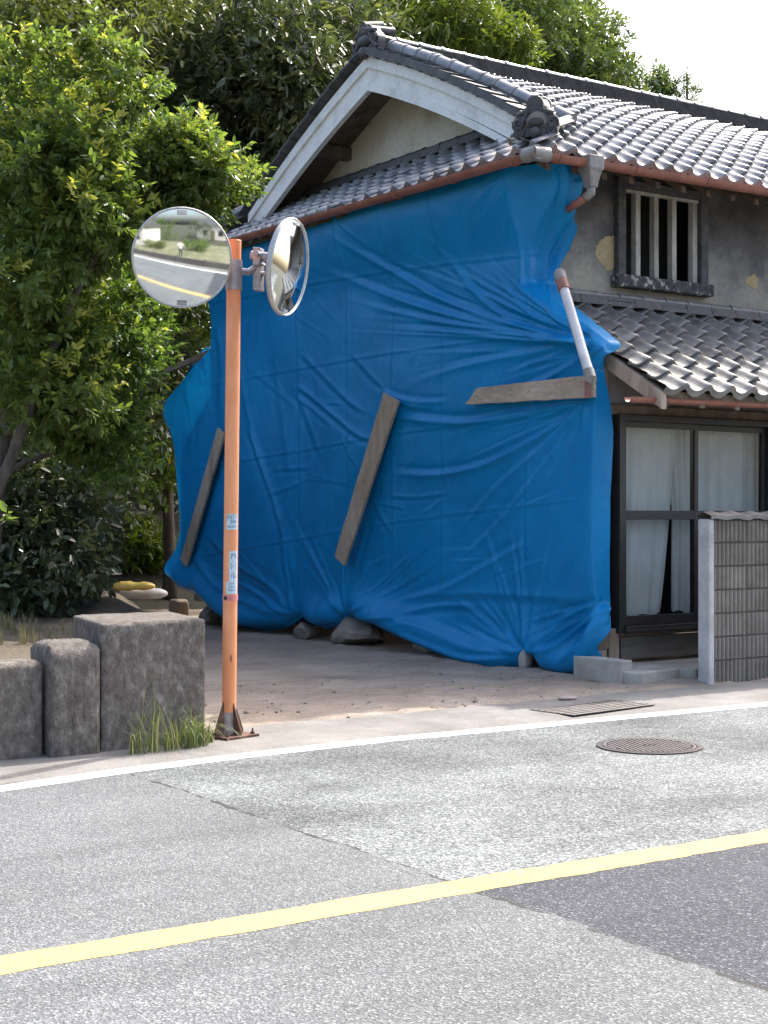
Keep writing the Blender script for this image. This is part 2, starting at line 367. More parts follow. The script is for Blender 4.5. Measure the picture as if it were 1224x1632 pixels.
def inst(name, me, parent, loc, rot=None):
    o = bpy.data.objects.new(name, me); col.objects.link(o); o.parent = parent
    o.location = Vector(loc)-(root_loc(parent) if parent else Vector((0, 0, 0)))
    if rot is not None: o.rotation_euler = rot.to_euler()
    return o
def grid_mesh(xs, ys, zf):
    vs = [(x, y, zf(x, y)) for y in ys for x in xs]; n = len(xs)
    fs = [(j*n+i, j*n+i+1, (j+1)*n+i+1, (j+1)*n+i) for j in range(len(ys)-1) for i in range(n-1)]
    return vs, fs
R_ = random.Random(7)
def sst(x, a, b):
    u = max(0., min(1., (x-a)/(b-a))); return u*u*(3-2*u)
# ------------------------------------------------------------------ setting: ground, hill, road, verge, lot
def hsh(x, y, s=0.):
    return math.sin(x*2.3+s)*math.cos(y*1.9-s*1.3)+.5*math.sin(x*5.1+y*3.7+s)+.3*math.cos(x*9.7-y*8.3+s*2)
def hill(x, y):
    back = max(0., y-19.0-.15*max(0, x-6))
    h = 11*(1-math.exp(-back*.045))*(1-.75*sst(x, 14, 46))
    return h+(.25*hsh(x*.3, y*.3) if back > 1 else 0)
ax = [-260, -160, -90, -50, -30, -20, -14, -10]+[-7+1.5*i for i in range(28)]+[38, 45, 55, 75, 110, 170, 260]
ay = [-260, -160, -90, -50, -30, -18, -10, -4, 0, 4, 8, 10, 12, 14, 16]+[17.5+1.5*i for i in range(18)]+[46, 52, 60, 75, 100, 150, 220]
vs, fs = grid_mesh(ax, ay, lambda x, y: -.12+hill(x, y))
tag(MB().add(vs, fs).build('ground', M['hill'], smooth=True), kind='structure')

def line_pts(pix):   # points read off the photo, laid on the road plane
    return [on_z(px, py, 0.0) for px, py in pix]
WL = line_pts([(0, 1257), (200, 1228), (400, 1203), (612, 1179), (840, 1158), (1040, 1139), (1224, 1122)])
d0 = (WL[1]-WL[0]).normalized(); d1 = (WL[-1]-WL[-3]).normalized()
WL = [WL[0]-d0*k for k in (14, 7, 3)]+WL+[WL[-1]+d1*k for k in (3, 8, 20)]
def wl_y(x):
    for a, b2 in zip(WL, WL[1:]):
        if a.x <= x <= b2.x: return a.y+(b2.y-a.y)*(x-a.x)/(b2.x-a.x)
    return WL[0].y if x < WL[0].x else WL[-1].y
# road: one sheet, gently crowned
xs = [-60, -40, -25, -15, -10]+[-8+.5*i for i in range(64)]+[26, 30, 40, 60]
rows = []
vs, fs = [], []
NR = 12
for x in xs:
    y1 = wl_y(x)+.03; y0 = 1.15
    for j in range(NR+1):
        vs.append((x, y0+(y1-y0)*j/NR, 0))
for i in range(len(xs)-1):
    for j in range(NR):
        a = i*(NR+1)+j; fs.append((a, a+NR+1, a+NR+2, a+1))
tag(MB().add(vs, fs).build('road', M['asphalt'], smooth=True), kind='structure')
def ribbon(name, cl, w_, z, mat, jit, seed, label):
    rr = random.Random(seed); L = []; acc = []
    for a, b2 in zip(cl, cl[1:]):
        n = max(2, int((b2-a).length/.05))
        for k in range(n): acc.append(a.lerp(b2, k/n))
    acc.append(cl[-1])
    vs, fs = [], []; ja = jb = 0
    for i, p in enumerate(acc):
        d = (acc[min(i+1, len(acc)-1)]-acc[max(i-1, 0)]).normalized(); nn = Vector((-d.y, d.x, 0))
        ja = ja*.6+rr.uniform(-jit, jit); jb = jb*.6+rr.uniform(-jit, jit)
        for q, s_ in ((p-nn*(w_/2+ja), 0), (p+nn*(w_/2+jb), 1)): vs.append((q.x, q.y, z))
    for i in range(len(acc)-1): fs.append((2*i, 2*i+2, 2*i+3, 2*i+1))
    o = MB().add(vs, fs).build(name, mat); return tag(o, kind='structure')
ribbon('white_edge_line', WL, .165, .0015, M['white_paint'], .004, 3, '')
YL = [Vector((-14, 4.56, 0)), Vector((1.62, 4.54, 0)), Vector((3.383, 4.53, 0))]
YL2 = [Vector((3.384, 4.53, 0)), Vector((5.08, 4.50, 0)), Vector((10, 4.50, 0)), Vector((24, 4.55, 0))]
ribbon('yellow_centre_line', YL, .185, .0015, M['yellow_paint'], .006, 5, '')
m2 = paint('worn_yellow_road_paint', (.43, .265, .075), (.53, .345, .115), .555); M['yellow_worn'] = m2
ribbon('yellow_centre_line', YL2, .183, .0015, M['yellow_worn'], .007, 6, '')
ribbon('white_edge_line', [Vector((-14, 1.45, 0)), Vector((24, 1.45, 0))], .15, .004, M['white_paint'], .004, 8, '')
# concrete verge between the white line and the properties
M['verge'] = pm('concrete_verge_face', [(.25, (.118, .112, .103)), (.5, (.188, .18, .168)), (.75, (.255, .246, .23))], 2.2, .9, .5, 70, .01, rand=False)
vs, fs = [], []
xs = [-14+.25*i for i in range(160)]
for i, x in enumerate(xs):
    y0 = wl_y(x)+.075; y1 = 8.66+.03*hsh(x*1.3, 0, 2)+(.3 if x > 7.2 else 0)
    for j in range(5):
        u = j/4; vs.append((x, y0+(y1-y0)*u, .002+.014*min(1, u*4)))
for i in range(len(xs)-1):
    for j in range(4):
        a = i*5+j; fs.append((a, a+5, a+6, a+1))
tag(MB().add(vs, fs).build('concrete_verge', M['verge'], smooth=True), kind='structure')
# bare soil lot beside the house, with the bank behind the low wall
vs, fs = [], []
xs = [-6, -4, -2, -1, 0, 1, 1.5]+[2+.09*i for i in range(88)]+[10.2, 11, 12, 14, 16, 18]
ys = [8.50+.05*i for i in range(20)]+[9.5+.11*i for i in range(90)]
rs = random.Random(11)
def lot_z(x, y):
    e = sst(y, 8.52, 8.74+.06*hsh(x*1.7, 0, 1))
    bank = .36*sst(.48*y-x, -.15, .75)*sst(y, 8.55, 8.7) if x < 8 else 0
    bank += .03*sst(y, 15.5, 19)
    return -.02+.05*e+.010*hsh(x*2, y*2, .4)+.006*hsh(x*6, y*5, 1.7)+bank
vs, fs = grid_mesh(xs, ys, lambda x, y: lot_z(x, y)+rs.uniform(-.004, .004))
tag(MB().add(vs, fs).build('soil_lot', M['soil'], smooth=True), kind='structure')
# small clods and pebbles on the soil: uncountable
mb = MB()
for i in range(200):
    x = rs.uniform(4.4, 8.4); y = 8.62+abs(rs.gauss(0, 1.3))
    r = rs.uniform(.004, .012)*(1 if rs.random() > .05 else 2.0)
    z = lot_z(x, y)
    mb.ball((x, y, z+r*.3), (r*rs.uniform(.8, 1.4), r*rs.uniform(.8, 1.4), r*.7), 6, 4)
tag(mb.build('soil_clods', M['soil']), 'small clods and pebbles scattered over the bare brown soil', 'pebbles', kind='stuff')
# ------------------------------------------------------------------ the old house
HX, LY, UY = 8.64, 9.61, 10.61        # gable-side plane, lower front, upper front
EX, EY0, RY, EY1 = 8.34, 10.03, 13.45, 16.87
XR = 17.0
house = empty('old_house', (HX, LY, 0), 'old two-storey house with grey kawara tiled roofs and white gable boards', 'house')
def roofz(y):
    d = abs(y-RY); return 6.36-.365*d-.043*d*d
def roof_n(y):
    e = .01; dz = (roofz(y+e)-roofz(y-e))/(2*e); return Vector((0, 1, dz)).normalized()
SK0, SKS = 4.60, .60                   # skirt roof under the gable
def skz(x): return SK0+(x-EX)*SKS
LRY0, LRY1, LRZ0, LRS = 8.90, 10.60, 2.46, .57
def lrz(y): return LRZ0+(y-LRY0)*LRS
VX = 8.86                              # gable verge
# roof decks -----------------------------------------------------
def deck(name, pts, th, mat):
    return MB().prism(pts, (0, 0, -th)).build(name, mat, house)
vs, fs = [], []
yy = [EY0+.05+(RY-EY0-.05)*i/10 for i in range(11)]; yy += [RY+(EY1-.05-RY)*i/10 for i in range(1, 11)]
for y in yy:
    z = roofz(y)-.075
    xl = min(VX+.04, EX+.08+.93*min(y-EY0, EY1-y))
    vs += [(xl, y, z), (XR, y, z), (xl, y, z-.06), (XR, y, z-.06)]
for i in range(len(yy)-1):
    a = 4*i; fs += [(a, a+1, a+5, a+4), (a+2, a+6, a+7, a+3), (a, a+4, a+6, a+2), (a+1, a+3, a+7, a+5)]
fs += [(0, 2, 3, 1)]
main_roof = MB().add(vs, fs).build('main_roof', M['wood_brown'], house)
side_roof = MB().prism([(EX+.05, EY0+.1, skz(EX)-.06), (9.5, EY0+.9, skz(9.45)-.06), (9.5, EY1-.9, skz(9.45)-.06), (EX+.05, EY1-.1, skz(EX)-.06)], (0, 0, -.05)).build('side_roof', M['wood_brown'], house)
lower_roof = MB().prism([(8.80, LRY0+.04, LRZ0-.05), (XR, LRY0+.04, LRZ0-.05), (XR, LRY1, lrz(LRY1)-.07), (8.80, LRY1, lrz(LRY1)-.07)], (0, 0, -.05)).build('lower_roof', M['wood_brown'], house)
# tiles ---------------------------------------------------------
TW, TL = .268, .30
def tile_mesh(name, mat, lip, TW=TW):
    N = 12; prof = []
    for i in range(N+1):
        u = i/N*1.04
        if u < .66: z = -.030*math.sin(math.pi*u/.66)
        else: z = .034*math.sin(math.pi*min(1, (u-.66)/.36))
        prof.append((u*TW, z))
    vs, fs = [], []
    rows_ = [(0.0, .044), (.006, .050), (.12, .036), (TL, .006)]
    for (y, lift) in rows_:
        for (x, z) in prof:
            vs.append((x, y-(.010*math.sin(math.pi*min(1, x/(TW*.66))) if y < .01 else 0), z+lift))
    n = N+1
    for j in range(len(rows_)-1):
        for i in range(N): fs.append((j*n+i, j*n+i+1, (j+1)*n+i+1, (j+1)*n+i))
    o = len(vs)
    for (x, z) in prof: vs.append((x, .004-(.010*math.sin(math.pi*min(1, x/(TW*.66)))), z+.044-lip))
    for i in range(N): fs.append((o+i, o+i+1, i+1, i))
    me = bpy.data.meshes.new(name); me.from_pydata(vs, [], fs); me.materials.append(mat)
    me.polygons.foreach_set('use_smooth', [True]*len(fs)); me.set_sharp_from_angle(angle=math.radians(50)); me.update(); return me
tm = {('m', 0): tile_mesh('roof_tile', M['tile'], .036, .236), ('m', 1): tile_mesh('roof_tile', M['tile'], .066, .236),
      ('l', 0): tile_mesh('roof_tile', M['tile_old'], .032), ('l', 1): tile_mesh('roof_tile', M['tile_old'], .055)}
tiles = []
rt = random.Random(21)
def add_tile(kind, eave, roof, P, ex, up):
    n = ex.cross(up)
    j = rt.uniform(-.012, .012); j2 = rt.gauss(0, .012)
    rot = Matrix((ex, up, n)).transposed() @ Matrix.Rotation(j, 3, 'Z') @ Matrix.Rotation(j2, 3, 'X') @ Matrix.Rotation(rt.gauss(0, .012), 3, 'Y')
    P = P+n*rt.uniform(-.004, .004)
    tiles.append(((P-cam.location).length, kind, eave, roof, P, rot))
# front slope
ex = Vector((1, 0, 0))
y = EY0; j = 0
while y < RY-.14:
    up = roof_n(y+.1)
    xl = min(VX, EX+.02+.93*(y-EY0))
    i = 0
    while True:
        X = EX-.02+i*.236; i += 1
        if X+.236 > XR: break
        if X < xl-.17: continue
        add_tile('m', 1 if j == 0 else 0, main_roof, Vector((X, y, roofz(y)-.055)), ex, up)
    y += .214*up.y; j += 1
# skirt under the gable
ex2 = Vector((0, -1, 0)); up2 = Vector((1, 0, SKS)).normalized()
x = EX; j = 0
while x < 9.35:
    dy = (x-EX)/.93
    Y = EY1-.02
    while Y-.236 > EY0-.1:
        if Y-.118 > EY0+dy-.08 and Y-.118 < EY1-dy+.08:
            add_tile('m', 1 if j == 0 else 0, side_roof, Vector((x, Y, skz(x)-.05)), ex2, up2)
        Y -= .236
    x += .214*up2.x; j += 1
# lower front roof
up3 = Vector((0, 1, LRS)).normalized()
y = LRY0; j = 0
while y < LRY1-.12:
    X = 8.76
    while X+TW < XR:
        add_tile('l', 1 if j == 0 else 0, lower_roof, Vector((X, y, lrz(y)-.05)), ex, up3); X += TW
    y += .25*up3.y; j += 1
def visible_px(P):
    d = P-Vector((0, 0, CAMZ)); f = d.dot(FW); px = 612+FPX*d.dot(RT)/f; py = HOR-FPX*d.z/f
    return -40 < px < 1264 and -40 < py < 1670
tiles.sort(key=lambda q: q[0]+(0 if visible_px(q[4]) else 100))
for q in tiles[:300]:
    inst('roof_tile', tm[(q[1], q[2])], q[3], q[4], q[5])
for key, roof in (('m', main_roof), ('l', lower_roof)):
    mb = MB(); sub = [q for q in tiles[300:] if q[1] == key]
    for q in sub:
        me = tm[(q[1], q[2])]
        mb.add([q[5] @ v_.co+q[4] for v_ in me.vertices], [tuple(p.vertices) for p in me.polygons])
    o = mb.build('roof_tile_field', M['tile'] if key == 'm' else M['tile_old'], roof, auto=50); o['kind'] = 'stuff'
print('tiles', len(tiles), sorted(set(round(q[4].y, 2) for q in tiles if q[1] == 'l')), len([q for q in tiles[:300] if q[1] == 'l']), len([q for q in tiles if q[1] == 'l']))
# main ridge: stacked flat courses, a round cap course ---------------------------
def rstack(name, a, b2, courses, cap_r, cap_l, mat, capmat, ext=.0, collar=.014, base_off=0.):
    """a ridge from a to b: flat overlapping courses and a row of round cap tiles"""
    a = Vector(a); b2 = Vector(b2); d = (b2-a); L = d.length; d.normalize()
    side = d.cross(Vector((0, 0, 1))).normalized(); upv = side.cross(d)
    root = None; z = base_off; mb = MB()
    for (w_, h_) in courses:
        nseg = max(1, int(L/.33))
        for k in range(nseg):
            p0 = a+d*(L*k/nseg+.004); p1 = a+d*(L*(k+1)/nseg-.004)
            ww = w_*(1+rt.uniform(-.02, .02)); zz = z+rt.uniform(-.003, .003)
            pr = [(-ww, 0), (ww, 0), (ww, h_*.95), (-ww, h_*.95)]
            mb.prism([p0+side*u+upv*(zz+v_) for u, v_ in pr], p1-p0)
        z += h_
    root = mb.build(name, mat, house)
    k = 0; s_ = 0
    cm = None
    while s_ < L:
        l = min(cap_l, L-s_)
        if cm is None or l < cap_l*.98:
            c = MB(); N = 9
            sec = [(0, cap_r*1.12), (.035, cap_r*1.12), (.037, cap_r), (l+.01, cap_r*.96)]
            vs, fs = [], []
            for (q, r) in sec:
                for i in range(N+1):
                    an = -math.radians(15)+math.radians(210)*i/N; vs.append((q, r*math.cos(an), r*math.sin(an)))
            for jj in range(3):
                for i in range(N): fs.append((jj*(N+1)+i, jj*(N+1)+i+1, (jj+1)*(N+1)+i+1, (jj+1)*(N+1)+i))
            fs.append(tuple(range(N, -1, -1))); o_ = 3*(N+1); fs.append(tuple(o_+i for i in range(N+1)))
            c.add(vs, fs); cm = c.mesh('ridge_tile', capmat, smooth=True); cm.set_sharp_from_angle(angle=math.radians(40))
        rot = Matrix((d, side*-1, upv)).transposed()
        inst('ridge_tile', cm, root, a+d*s_+upv*(z+.01+rt.uniform(-.004, .004)), rot @ Matrix.Rotation(rt.gauss(0, .01), 3, 'Z'))
        s_ += cap_l
    return root
ridge = rstack('main_ridge', (VX+.05, RY, roofz(RY)-.05), (XR-.1, RY, roofz(RY)-.05), [(.21, .034), (.195, .03), (.18, .03), (.165, .028), (.15, .028), (.135, .026)], .064, .30, M['ridge_dark'], M['tile'])
# verge row that runs down the gable edge of the front slope
vr = [Vector((9.0, RY-.25, roofz(RY-.25)+.05))]
for yv in (12.4, 11.5, 10.62):
    vr.append(Vector((9.0+(.22 if yv < 10.7 else .05*(12.6-yv)), yv, roofz(yv)+.045)))
for a, b2 in zip(vr, vr[1:]):
    rstack('verge_ridge', a, b2+(b2-a).normalized()*.02, [(.10, .03)], .068, .262, M['tile_dark'], M['tile'])
# verge edge tiles lapping over the bargeboards, both slopes
vm = MB()
vm.add([(-.05, 0, .0), (.13, 0, .0), (.13, .26, -.02), (-.05, .26, -.02), (-.05, 0, -.085), (-.05, .26, -.09), (.13, 0, -.02), (.13, .26, -.04)],
       [(0, 1, 2, 3), (0, 3, 5, 4), (0, 4, 6, 1), (4, 5, 7, 6), (1, 6, 7, 2), (3, 2, 7, 5)])
vme = vm.mesh('verge_tile', M['tile_dark'])
for sgn in (1, -1):
    y = RY-sgn*.05; 
    while (y-RY)*-sgn < 2.9:
        n = roof_n(y-sgn*.12)
        if sgn > 0: up = n; e_ = Vector((1, 0, 0)); p = Vector((VX-.02, y-sgn*.23, roofz(y-sgn*.23)+.055))
        else:
            up = -n; e_ = Vector((1, 0, 0)); p = Vector((VX-.02, y-sgn*.23, roofz(y-sgn*.23)+.055))
        rot = Matrix((e_, up, e_.cross(up))).transposed()
        if sgn < 0:   # mirrored side: flip so the drip edge still hangs down on the outside
            rot = Matrix((-e_, up, (-e_).cross(up))).transposed() @ Matrix.Translation((0, 0, 0)).to_3x3()
            p = p+Vector((.08, 0, 0))
        inst('verge_tile', vme, main_roof, p, rot @ Matrix.Rotation(rt.gauss(0, .015), 3, 'Y'))
        y -= sgn*.215
# foot course where the skirt meets the gable wall, lower roof's top course
rstack('gable_foot_course', (9.40, EY0+1.0, skz(9.36)-.01), (9.40, EY1-1.0, skz(9.36)-.01), [(.11, .04), (.095, .035)], .045, .3, M['tile_dark'], M['tile_dark'])
rstack('wall_foot_course', (8.85, LRY1-.08, lrz(LRY1-.1)-.03), (XR, LRY1-.08, lrz(LRY1-.1)-.03), [(.12, .045), (.105, .04)], .04, .30, M['tile_dark'], M['tile_old'])
# hip ridges at both corners of the skirt
def hip(y0, sgn):
    a = Vector((8.46, y0+sgn*.12, skz(8.46)+.06)); b2 = Vector((8.98, y0+sgn*.66, skz(8.98)+.08))
    return rstack('hip_ridge', a, b2, [(.12, .05), (.10, .04)], .075, .27, M['tile_dark'], M['tile'])
hip(EY0, 1); hip(EY1, -1)
# ridge-end ornaments ---------------------------------------------
def ornament(name, P, face, size, label, cap=(.2, -.9)):
    face = Vector(face).normalized(); side = Vector((0, 0, 1)).cross(face).normalized(); upv = Vector((0, 0, 1))
    S = size
    half = [(0, .02), (.2, -.02), (.42, -.05), (.52, .03), (.50, .12), (.55, .22), (.54, .34), (.46, .44), (.38, .50), (.30, .60), (.18, .68), (.0, .71)]
    pts = half+[(-x_, y_) for x_, y_ in half[-2:0:-1]]
    def T(u, v_, d): return P+side*(u*S)+upv*(v_*S)+face*(d*S)
    mb = MB()
    mb.prism([T(u, v_, -.14) for u, v_ in pts], face*(.20*S))
    # scrolls either side
    for sg in (1, -1):
        for (cu, cv, r, tu) in ((.38, .10, .12, 1.6), (.40, .30, .12, 1.4)):
            path = []; rad = []
            for k in range(16):
                an = tu*math.pi*2*k/15*sg; rr_ = r*(1-.75*k/15); path.append(T(cu*sg+rr_*math.cos(an), cv+rr_*math.sin(an), .08)); rad.append(.045*S*(1-.4*k/15))
            mb.tube(path, rad, 6)
    c = T(0, .42, .08)
    def ell(u, v_, d, a, b3, c3):
        m4 = MB(); m4.ball((0, 0, 0), 1, 12, 8)
        mb.add([T(u, v_, d)+side*(p[0]*a*S)+upv*(p[2]*b3*S)+face*(p[1]*c3*S) for p in m4.v], m4.f)
    ell(0, .06, .10, .14, .15, .13); ell(0, .34, .07, .26, .15, .12); ell(0, .55, .06, .2, .12, .1)
    path = [T(.30*math.cos(math.pi*k/12), .24+.34*math.sin(math.pi*k/12), .08) for k in range(13)]
    mb.tube(path, .045*S, 6)
    # round cap tile on its head running back
    mb.tube([T(0, .70-(.2-cap[0]), .12), T(0, .84-(.2-cap[0])*1.6, cap[1])], [cap[0]*S, cap[0]*S], 14)
    for sg in (1, -1): mb.tube([T(.2*sg, .56, .06), T(.2*sg, .62, -.6)], [.10*S, .10*S], 10)
    mb.tube([T(-.42, .50, .05), T(0, .62, .1), T(.42, .50, .05)], [.05*S, .07*S, .05*S], 8)
    o = mb.build(name, M['tile_dark'], house, auto=40); o['label'] = label; return o
ornament('ridge_end_ornament', Vector((VX-.0, RY, roofz(RY)-.06)), (-1, 0, 0), .46, 'scrolled dark tile ornament at the end of the main ridge', (.14, -.4))
ornament('ridge_end_ornament', Vector((8.46, EY0+.14, skz(8.46)+.035)), (-.75, -.66, 0), .38, 'scrolled tile ornament with a round cap at the roof corner')
# gable ----------------------------------------------------------
def bargeboard(sgn):
    o_ = []; i_ = []
    N = 12
    for k in range(N+1):
        d = 2.62*k/N; y = RY-sgn*d; z = roofz(y)-.065
        o_.append((y, z)); 
    mb = MB()
    # three stepped mouldings: outer narrow, main wide, inner lip
    for (x0, x1, za, zb) in ((VX-.01, VX+.06, -.0, -.115), (VX+.02, VX+.07, -.112, -.27), (VX-.002, VX+.06, -.262, -.36)):
        top = [(x0, y, z+za) for y, z in o_]; bot = [(x0, y, z+zb*(1-.10*(abs(y-RY)/2.6)**2)-.02*math.sin(math.pi*abs(y-RY)/2.6)*0) for y, z in o_]
        n = N+1; vs = top+bot+[(x1, y, z) for _, y, z in top]+[(x1, y, z) for _, y, z in bot]; fs = []
        for k in range(N):
            fs += [(k, k+1, n+k+1, n+k), (2*n+k+1, 2*n+k, 3*n+k, 3*n+k+1), (k+1, k, 2*n+k, 2*n+k+1), (n+k, n+k+1, 3*n+k+1, 3*n+k)]
        fs += [(0, n, 3*n, 2*n), (n-1, 3*n-1, 4*n-1, 2*n-1)]
        mb.add(vs, fs)
    return mb.build('bargeboard', M['white_wood'], house, auto=30)
bargeboard(1); bargeboard(-1)
gp = [(RY-2.55, skz(9.45)-.05), (RY+2.55, skz(9.45)-.05)]
gp += [(RY+2.55-5.1*k/14, roofz(RY+2.55-5.1*k/14)-.12) for k in range(15)]
MB().prism([(9.46, y, z) for y, z in gp], (.08, 0, 0)).build('gable_wall', M['cream'], house)
# sloping soffit boards and a purlin end seen inside the gable recess
for sgn in (1, -1):
    mb = MB(); ys_ = [RY-sgn*2.7*k/10 for k in range(11)]
    vs = [(x_, y, roofz(y)-.145) for y in ys_ for x_ in (VX+.05, 9.47)]
    mb.add(vs, [(2*k, 2*k+1, 2*k+3, 2*k+2) if sgn > 0 else (2*k, 2*k+2, 2*k+3, 2*k+1) for k in range(10)])
    mb.build('gable_soffit', M['wood_brown'], house)
for yv in (RY-1.3, RY, RY+1.3):
    MB().box((VX+.07, yv-.06, roofz(yv)-.30), (9.46, yv+.06, roofz(yv)-.16)).build('purlin', M['wood_brown'], house, bevel=.006)
# walls ------------------------------------------------------------
WX0, WX1, WZ0, WZ1 = 9.88, 10.88, 3.67, 4.50        # small lattice window opening
mb = MB()
mb.box((HX+.02, UY, 3.2), (WX0, UY+.12, 4.75)); mb.box((WX1, UY, 3.2), (XR, UY+.12, 4.75))
mb.box((WX0, UY, 3.2), (WX1, UY+.12, WZ0)); mb.box((WX0, UY, WZ1), (WX1, UY+.12, 4.75))
mb.build('upper_front_wall', M['plaster'], house)
MB().box((HX+.10, UY+.125, .25), (HX+.20, 16.4, 4.6)).build('side_wall', M['grey_plaster'], house)
MB().box((HX+.10, LY+.15, .35), (HX+.20, UY+.115, 2.76)).build('side_wall', M['grey_plaster'], house)
MB().box((HX+.1, 16.42, .2), (XR, 16.54, 4.6)).build('rear_wall', M['grey_plaster'], house)
MB().box((XR-.12, LY+.2, 0), (XR-.01, 16.4, 5.2)).build('end_wall', M['grey_plaster'], house)
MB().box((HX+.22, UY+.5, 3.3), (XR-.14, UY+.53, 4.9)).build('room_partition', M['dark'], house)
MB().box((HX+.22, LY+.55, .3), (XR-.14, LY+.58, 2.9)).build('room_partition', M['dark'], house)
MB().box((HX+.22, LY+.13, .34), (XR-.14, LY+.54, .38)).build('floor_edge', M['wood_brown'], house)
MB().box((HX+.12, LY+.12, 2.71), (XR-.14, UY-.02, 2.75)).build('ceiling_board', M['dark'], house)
# soffit / rafters under the front eave and the side eave
rsf = MB()
for k in range(26):
    X = 8.55+k*.33; rsf = MB()
    a = Vector((X, EY0+.08, roofz(EY0+.08)-.19)); b2 = Vector((X, UY+.02, roofz(UY+.02)-.19))
    rsf.prism([a+Vector((-.028, 0, 0)), a+Vector((.028, 0, 0)), a+Vector((.028, 0, -.06)), a+Vector((-.028, 0, -.06))], b2-a).build('rafter', M['wood_brown'], house)
for k in range(16):
    X = 8.86+k*.42
    a = Vector((X, LRY0+.08, lrz(LRY0+.08)-.155)); b2 = Vector((X, LY+.02, lrz(LY+.02)-.155))
    MB().prism([a+Vector((-.028, 0, 0)), a+Vector((.028, 0, 0)), a+Vector((.028, 0, -.06)), a+Vector((-.028, 0, -.06))], b2-a).build('rafter', M['wood_brown'], house)
a = Vector((8.775, LRY0+.02, LRZ0-.10)); b2 = Vector((8.775, UY-.1, lrz(UY-.1)-.10))
MB().prism([a+Vector((-.03, 0, .04)), a+Vector((.03, 0, .04)), a+Vector((.03, 0, -.1)), a+Vector((-.03, 0, -.1))], b2-a).build('verge_board', M['wood_grey'], house, bevel=.004)
# bare clay where the plaster has come away
def patchm(pix):
    pts = [on_y(px, py, UY-.004) for px, py in pix]
    q = []
    rr = random.Random(3)
    for a, b2 in zip(pts, pts[1:]+pts[:1]):
        for k in range(5):
            p = a.lerp(b2, k/5); q.append(p+Vector((rr.uniform(-.008, .008), 0, rr.uniform(-.008, .008))))
    o = MB().prism(q, (0, .003, 0)).build('bare_clay_patch', M['ochre'], house); o['label'] = 'ochre patch of bare clay where the dark plaster has fallen off'
patchm([(951, 392), (958, 382), (968, 376), (979, 376), (980, 420), (977, 430), (968, 431), (960, 421), (952, 413), (949, 403)])
patchm([(1188, 446), (1196, 440), (1203, 436), (1209, 446), (1206, 459), (1199, 461), (1194, 455), (1187, 452)])
# small lattice window
lw = MB()
f0 = UY-.07
lw.box((WX0-.10, f0, WZ0-.0), (WX0, UY+.10, WZ1+.08)); lw.box((WX1, f0, WZ0), (WX1+.10, UY+.10, WZ1+.08)); lw.box((WX0+.001, f0+.004, WZ1), (WX1-.001, UY+.10, WZ1+.08))
lattice = lw.build('lattice_window', pm('peeling_black_frame', [(.35, (.045, .045, .046)), (.6, (.09, .088, .087)), (.72, (.2, .195, .185))], 9, .75, .3, 60, .005), house, bevel=.008)
MB().box((WX0-.14, UY-.11, WZ0-.12), (WX1+.14, UY+.08, WZ0-.001)).build('sill', pm('peeling_sill', [(.4, (.03, .03, .032)), (.55, (.07, .07, .07)), (.6, (.36, .35, .33)), (.8, (.45, .44, .42))], 13, .8, .4, 50, .006), lattice, bevel=.014)
for fx in (.20, .44, .68, .965):
    X = WX0+(WX1-WX0)*fx
    MB().box((X-.03, UY-.02, WZ0), (X+.03, UY+.05, WZ1-.002)).build('bar', M['wood_pale'], lattice, bevel=.005)
MB().box((WX0+.002, UY-.035, WZ1-.03), (WX1-.002, UY+.02, WZ1-.004)).build('top_rail', M['wood_pale'], lattice, bevel=.004)
# lower front: posts, lintel, boards
BX = 12.7
MB().box((HX+.02, LY-.02, .25), (HX+.16, LY+.12, 2.66)).build('corner_post', M['wood_brown'], house, bevel=.006)
MB().box((HX+.165, LY-.005, .14), (HX+.28, LY+.10, .42)).build('post', M['wood_grey'], house, bevel=.006)
MB().box((HX+.03, LY-.015, .12), (HX+.13, LY+.115, .248)).build('post_foot', M['wood_grey'], house, bevel=.006)
MB().box((HX+.165, LY+.0, 2.30), (XR-.13, LY+.10, 2.70)).build('lower_front_wall', M['grey_plaster'], house)
MB().box((HX+.162, LY-.03, 2.26), (XR-.125, LY+.11, 2.345)).build('lintel', M['wood_brown'], house, bevel=.006)
MB().box((HX+.30, LY-.012, .15), (BX, LY+.03, .345)).build('skirting_board', M['wood_board'], house, bevel=.004)
MB().box((HX+.285, LY-.02, .352), (BX, LY+.05, .425)).build('sill_beam', M['wood_brown'], house, bevel=.005)
MB().box((BX+.002, LY+.004, .1), (XR-.13, LY+.1, 2.25)).build('lower_front_wall', M['grey_plaster'], house)
# foundation slab, broken edge
rr = random.Random(5)
fr_ = [(8.50, 9.02), (8.55, 8.93)]+[(8.62+.11*k, 8.98+rr.uniform(-.06, .05)) for k in range(1, 5)]+[(9.15, 8.93), (9.6, 8.90), (12.7, 8.90)]
mb = MB().prism([(x, y, .012) for x, y in fr_]+[(12.7, LY+.1, .012), (8.50, LY+.1, .012)], (0, 0, .105))
mb.build('concrete_footing', M['concrete_pale'], house, bevel=.012)
MB().box((8.47, 9.10, .01), (8.60, LY+.08, .205)).build('concrete_footing', M['concrete_pale'], house, bevel=.012)
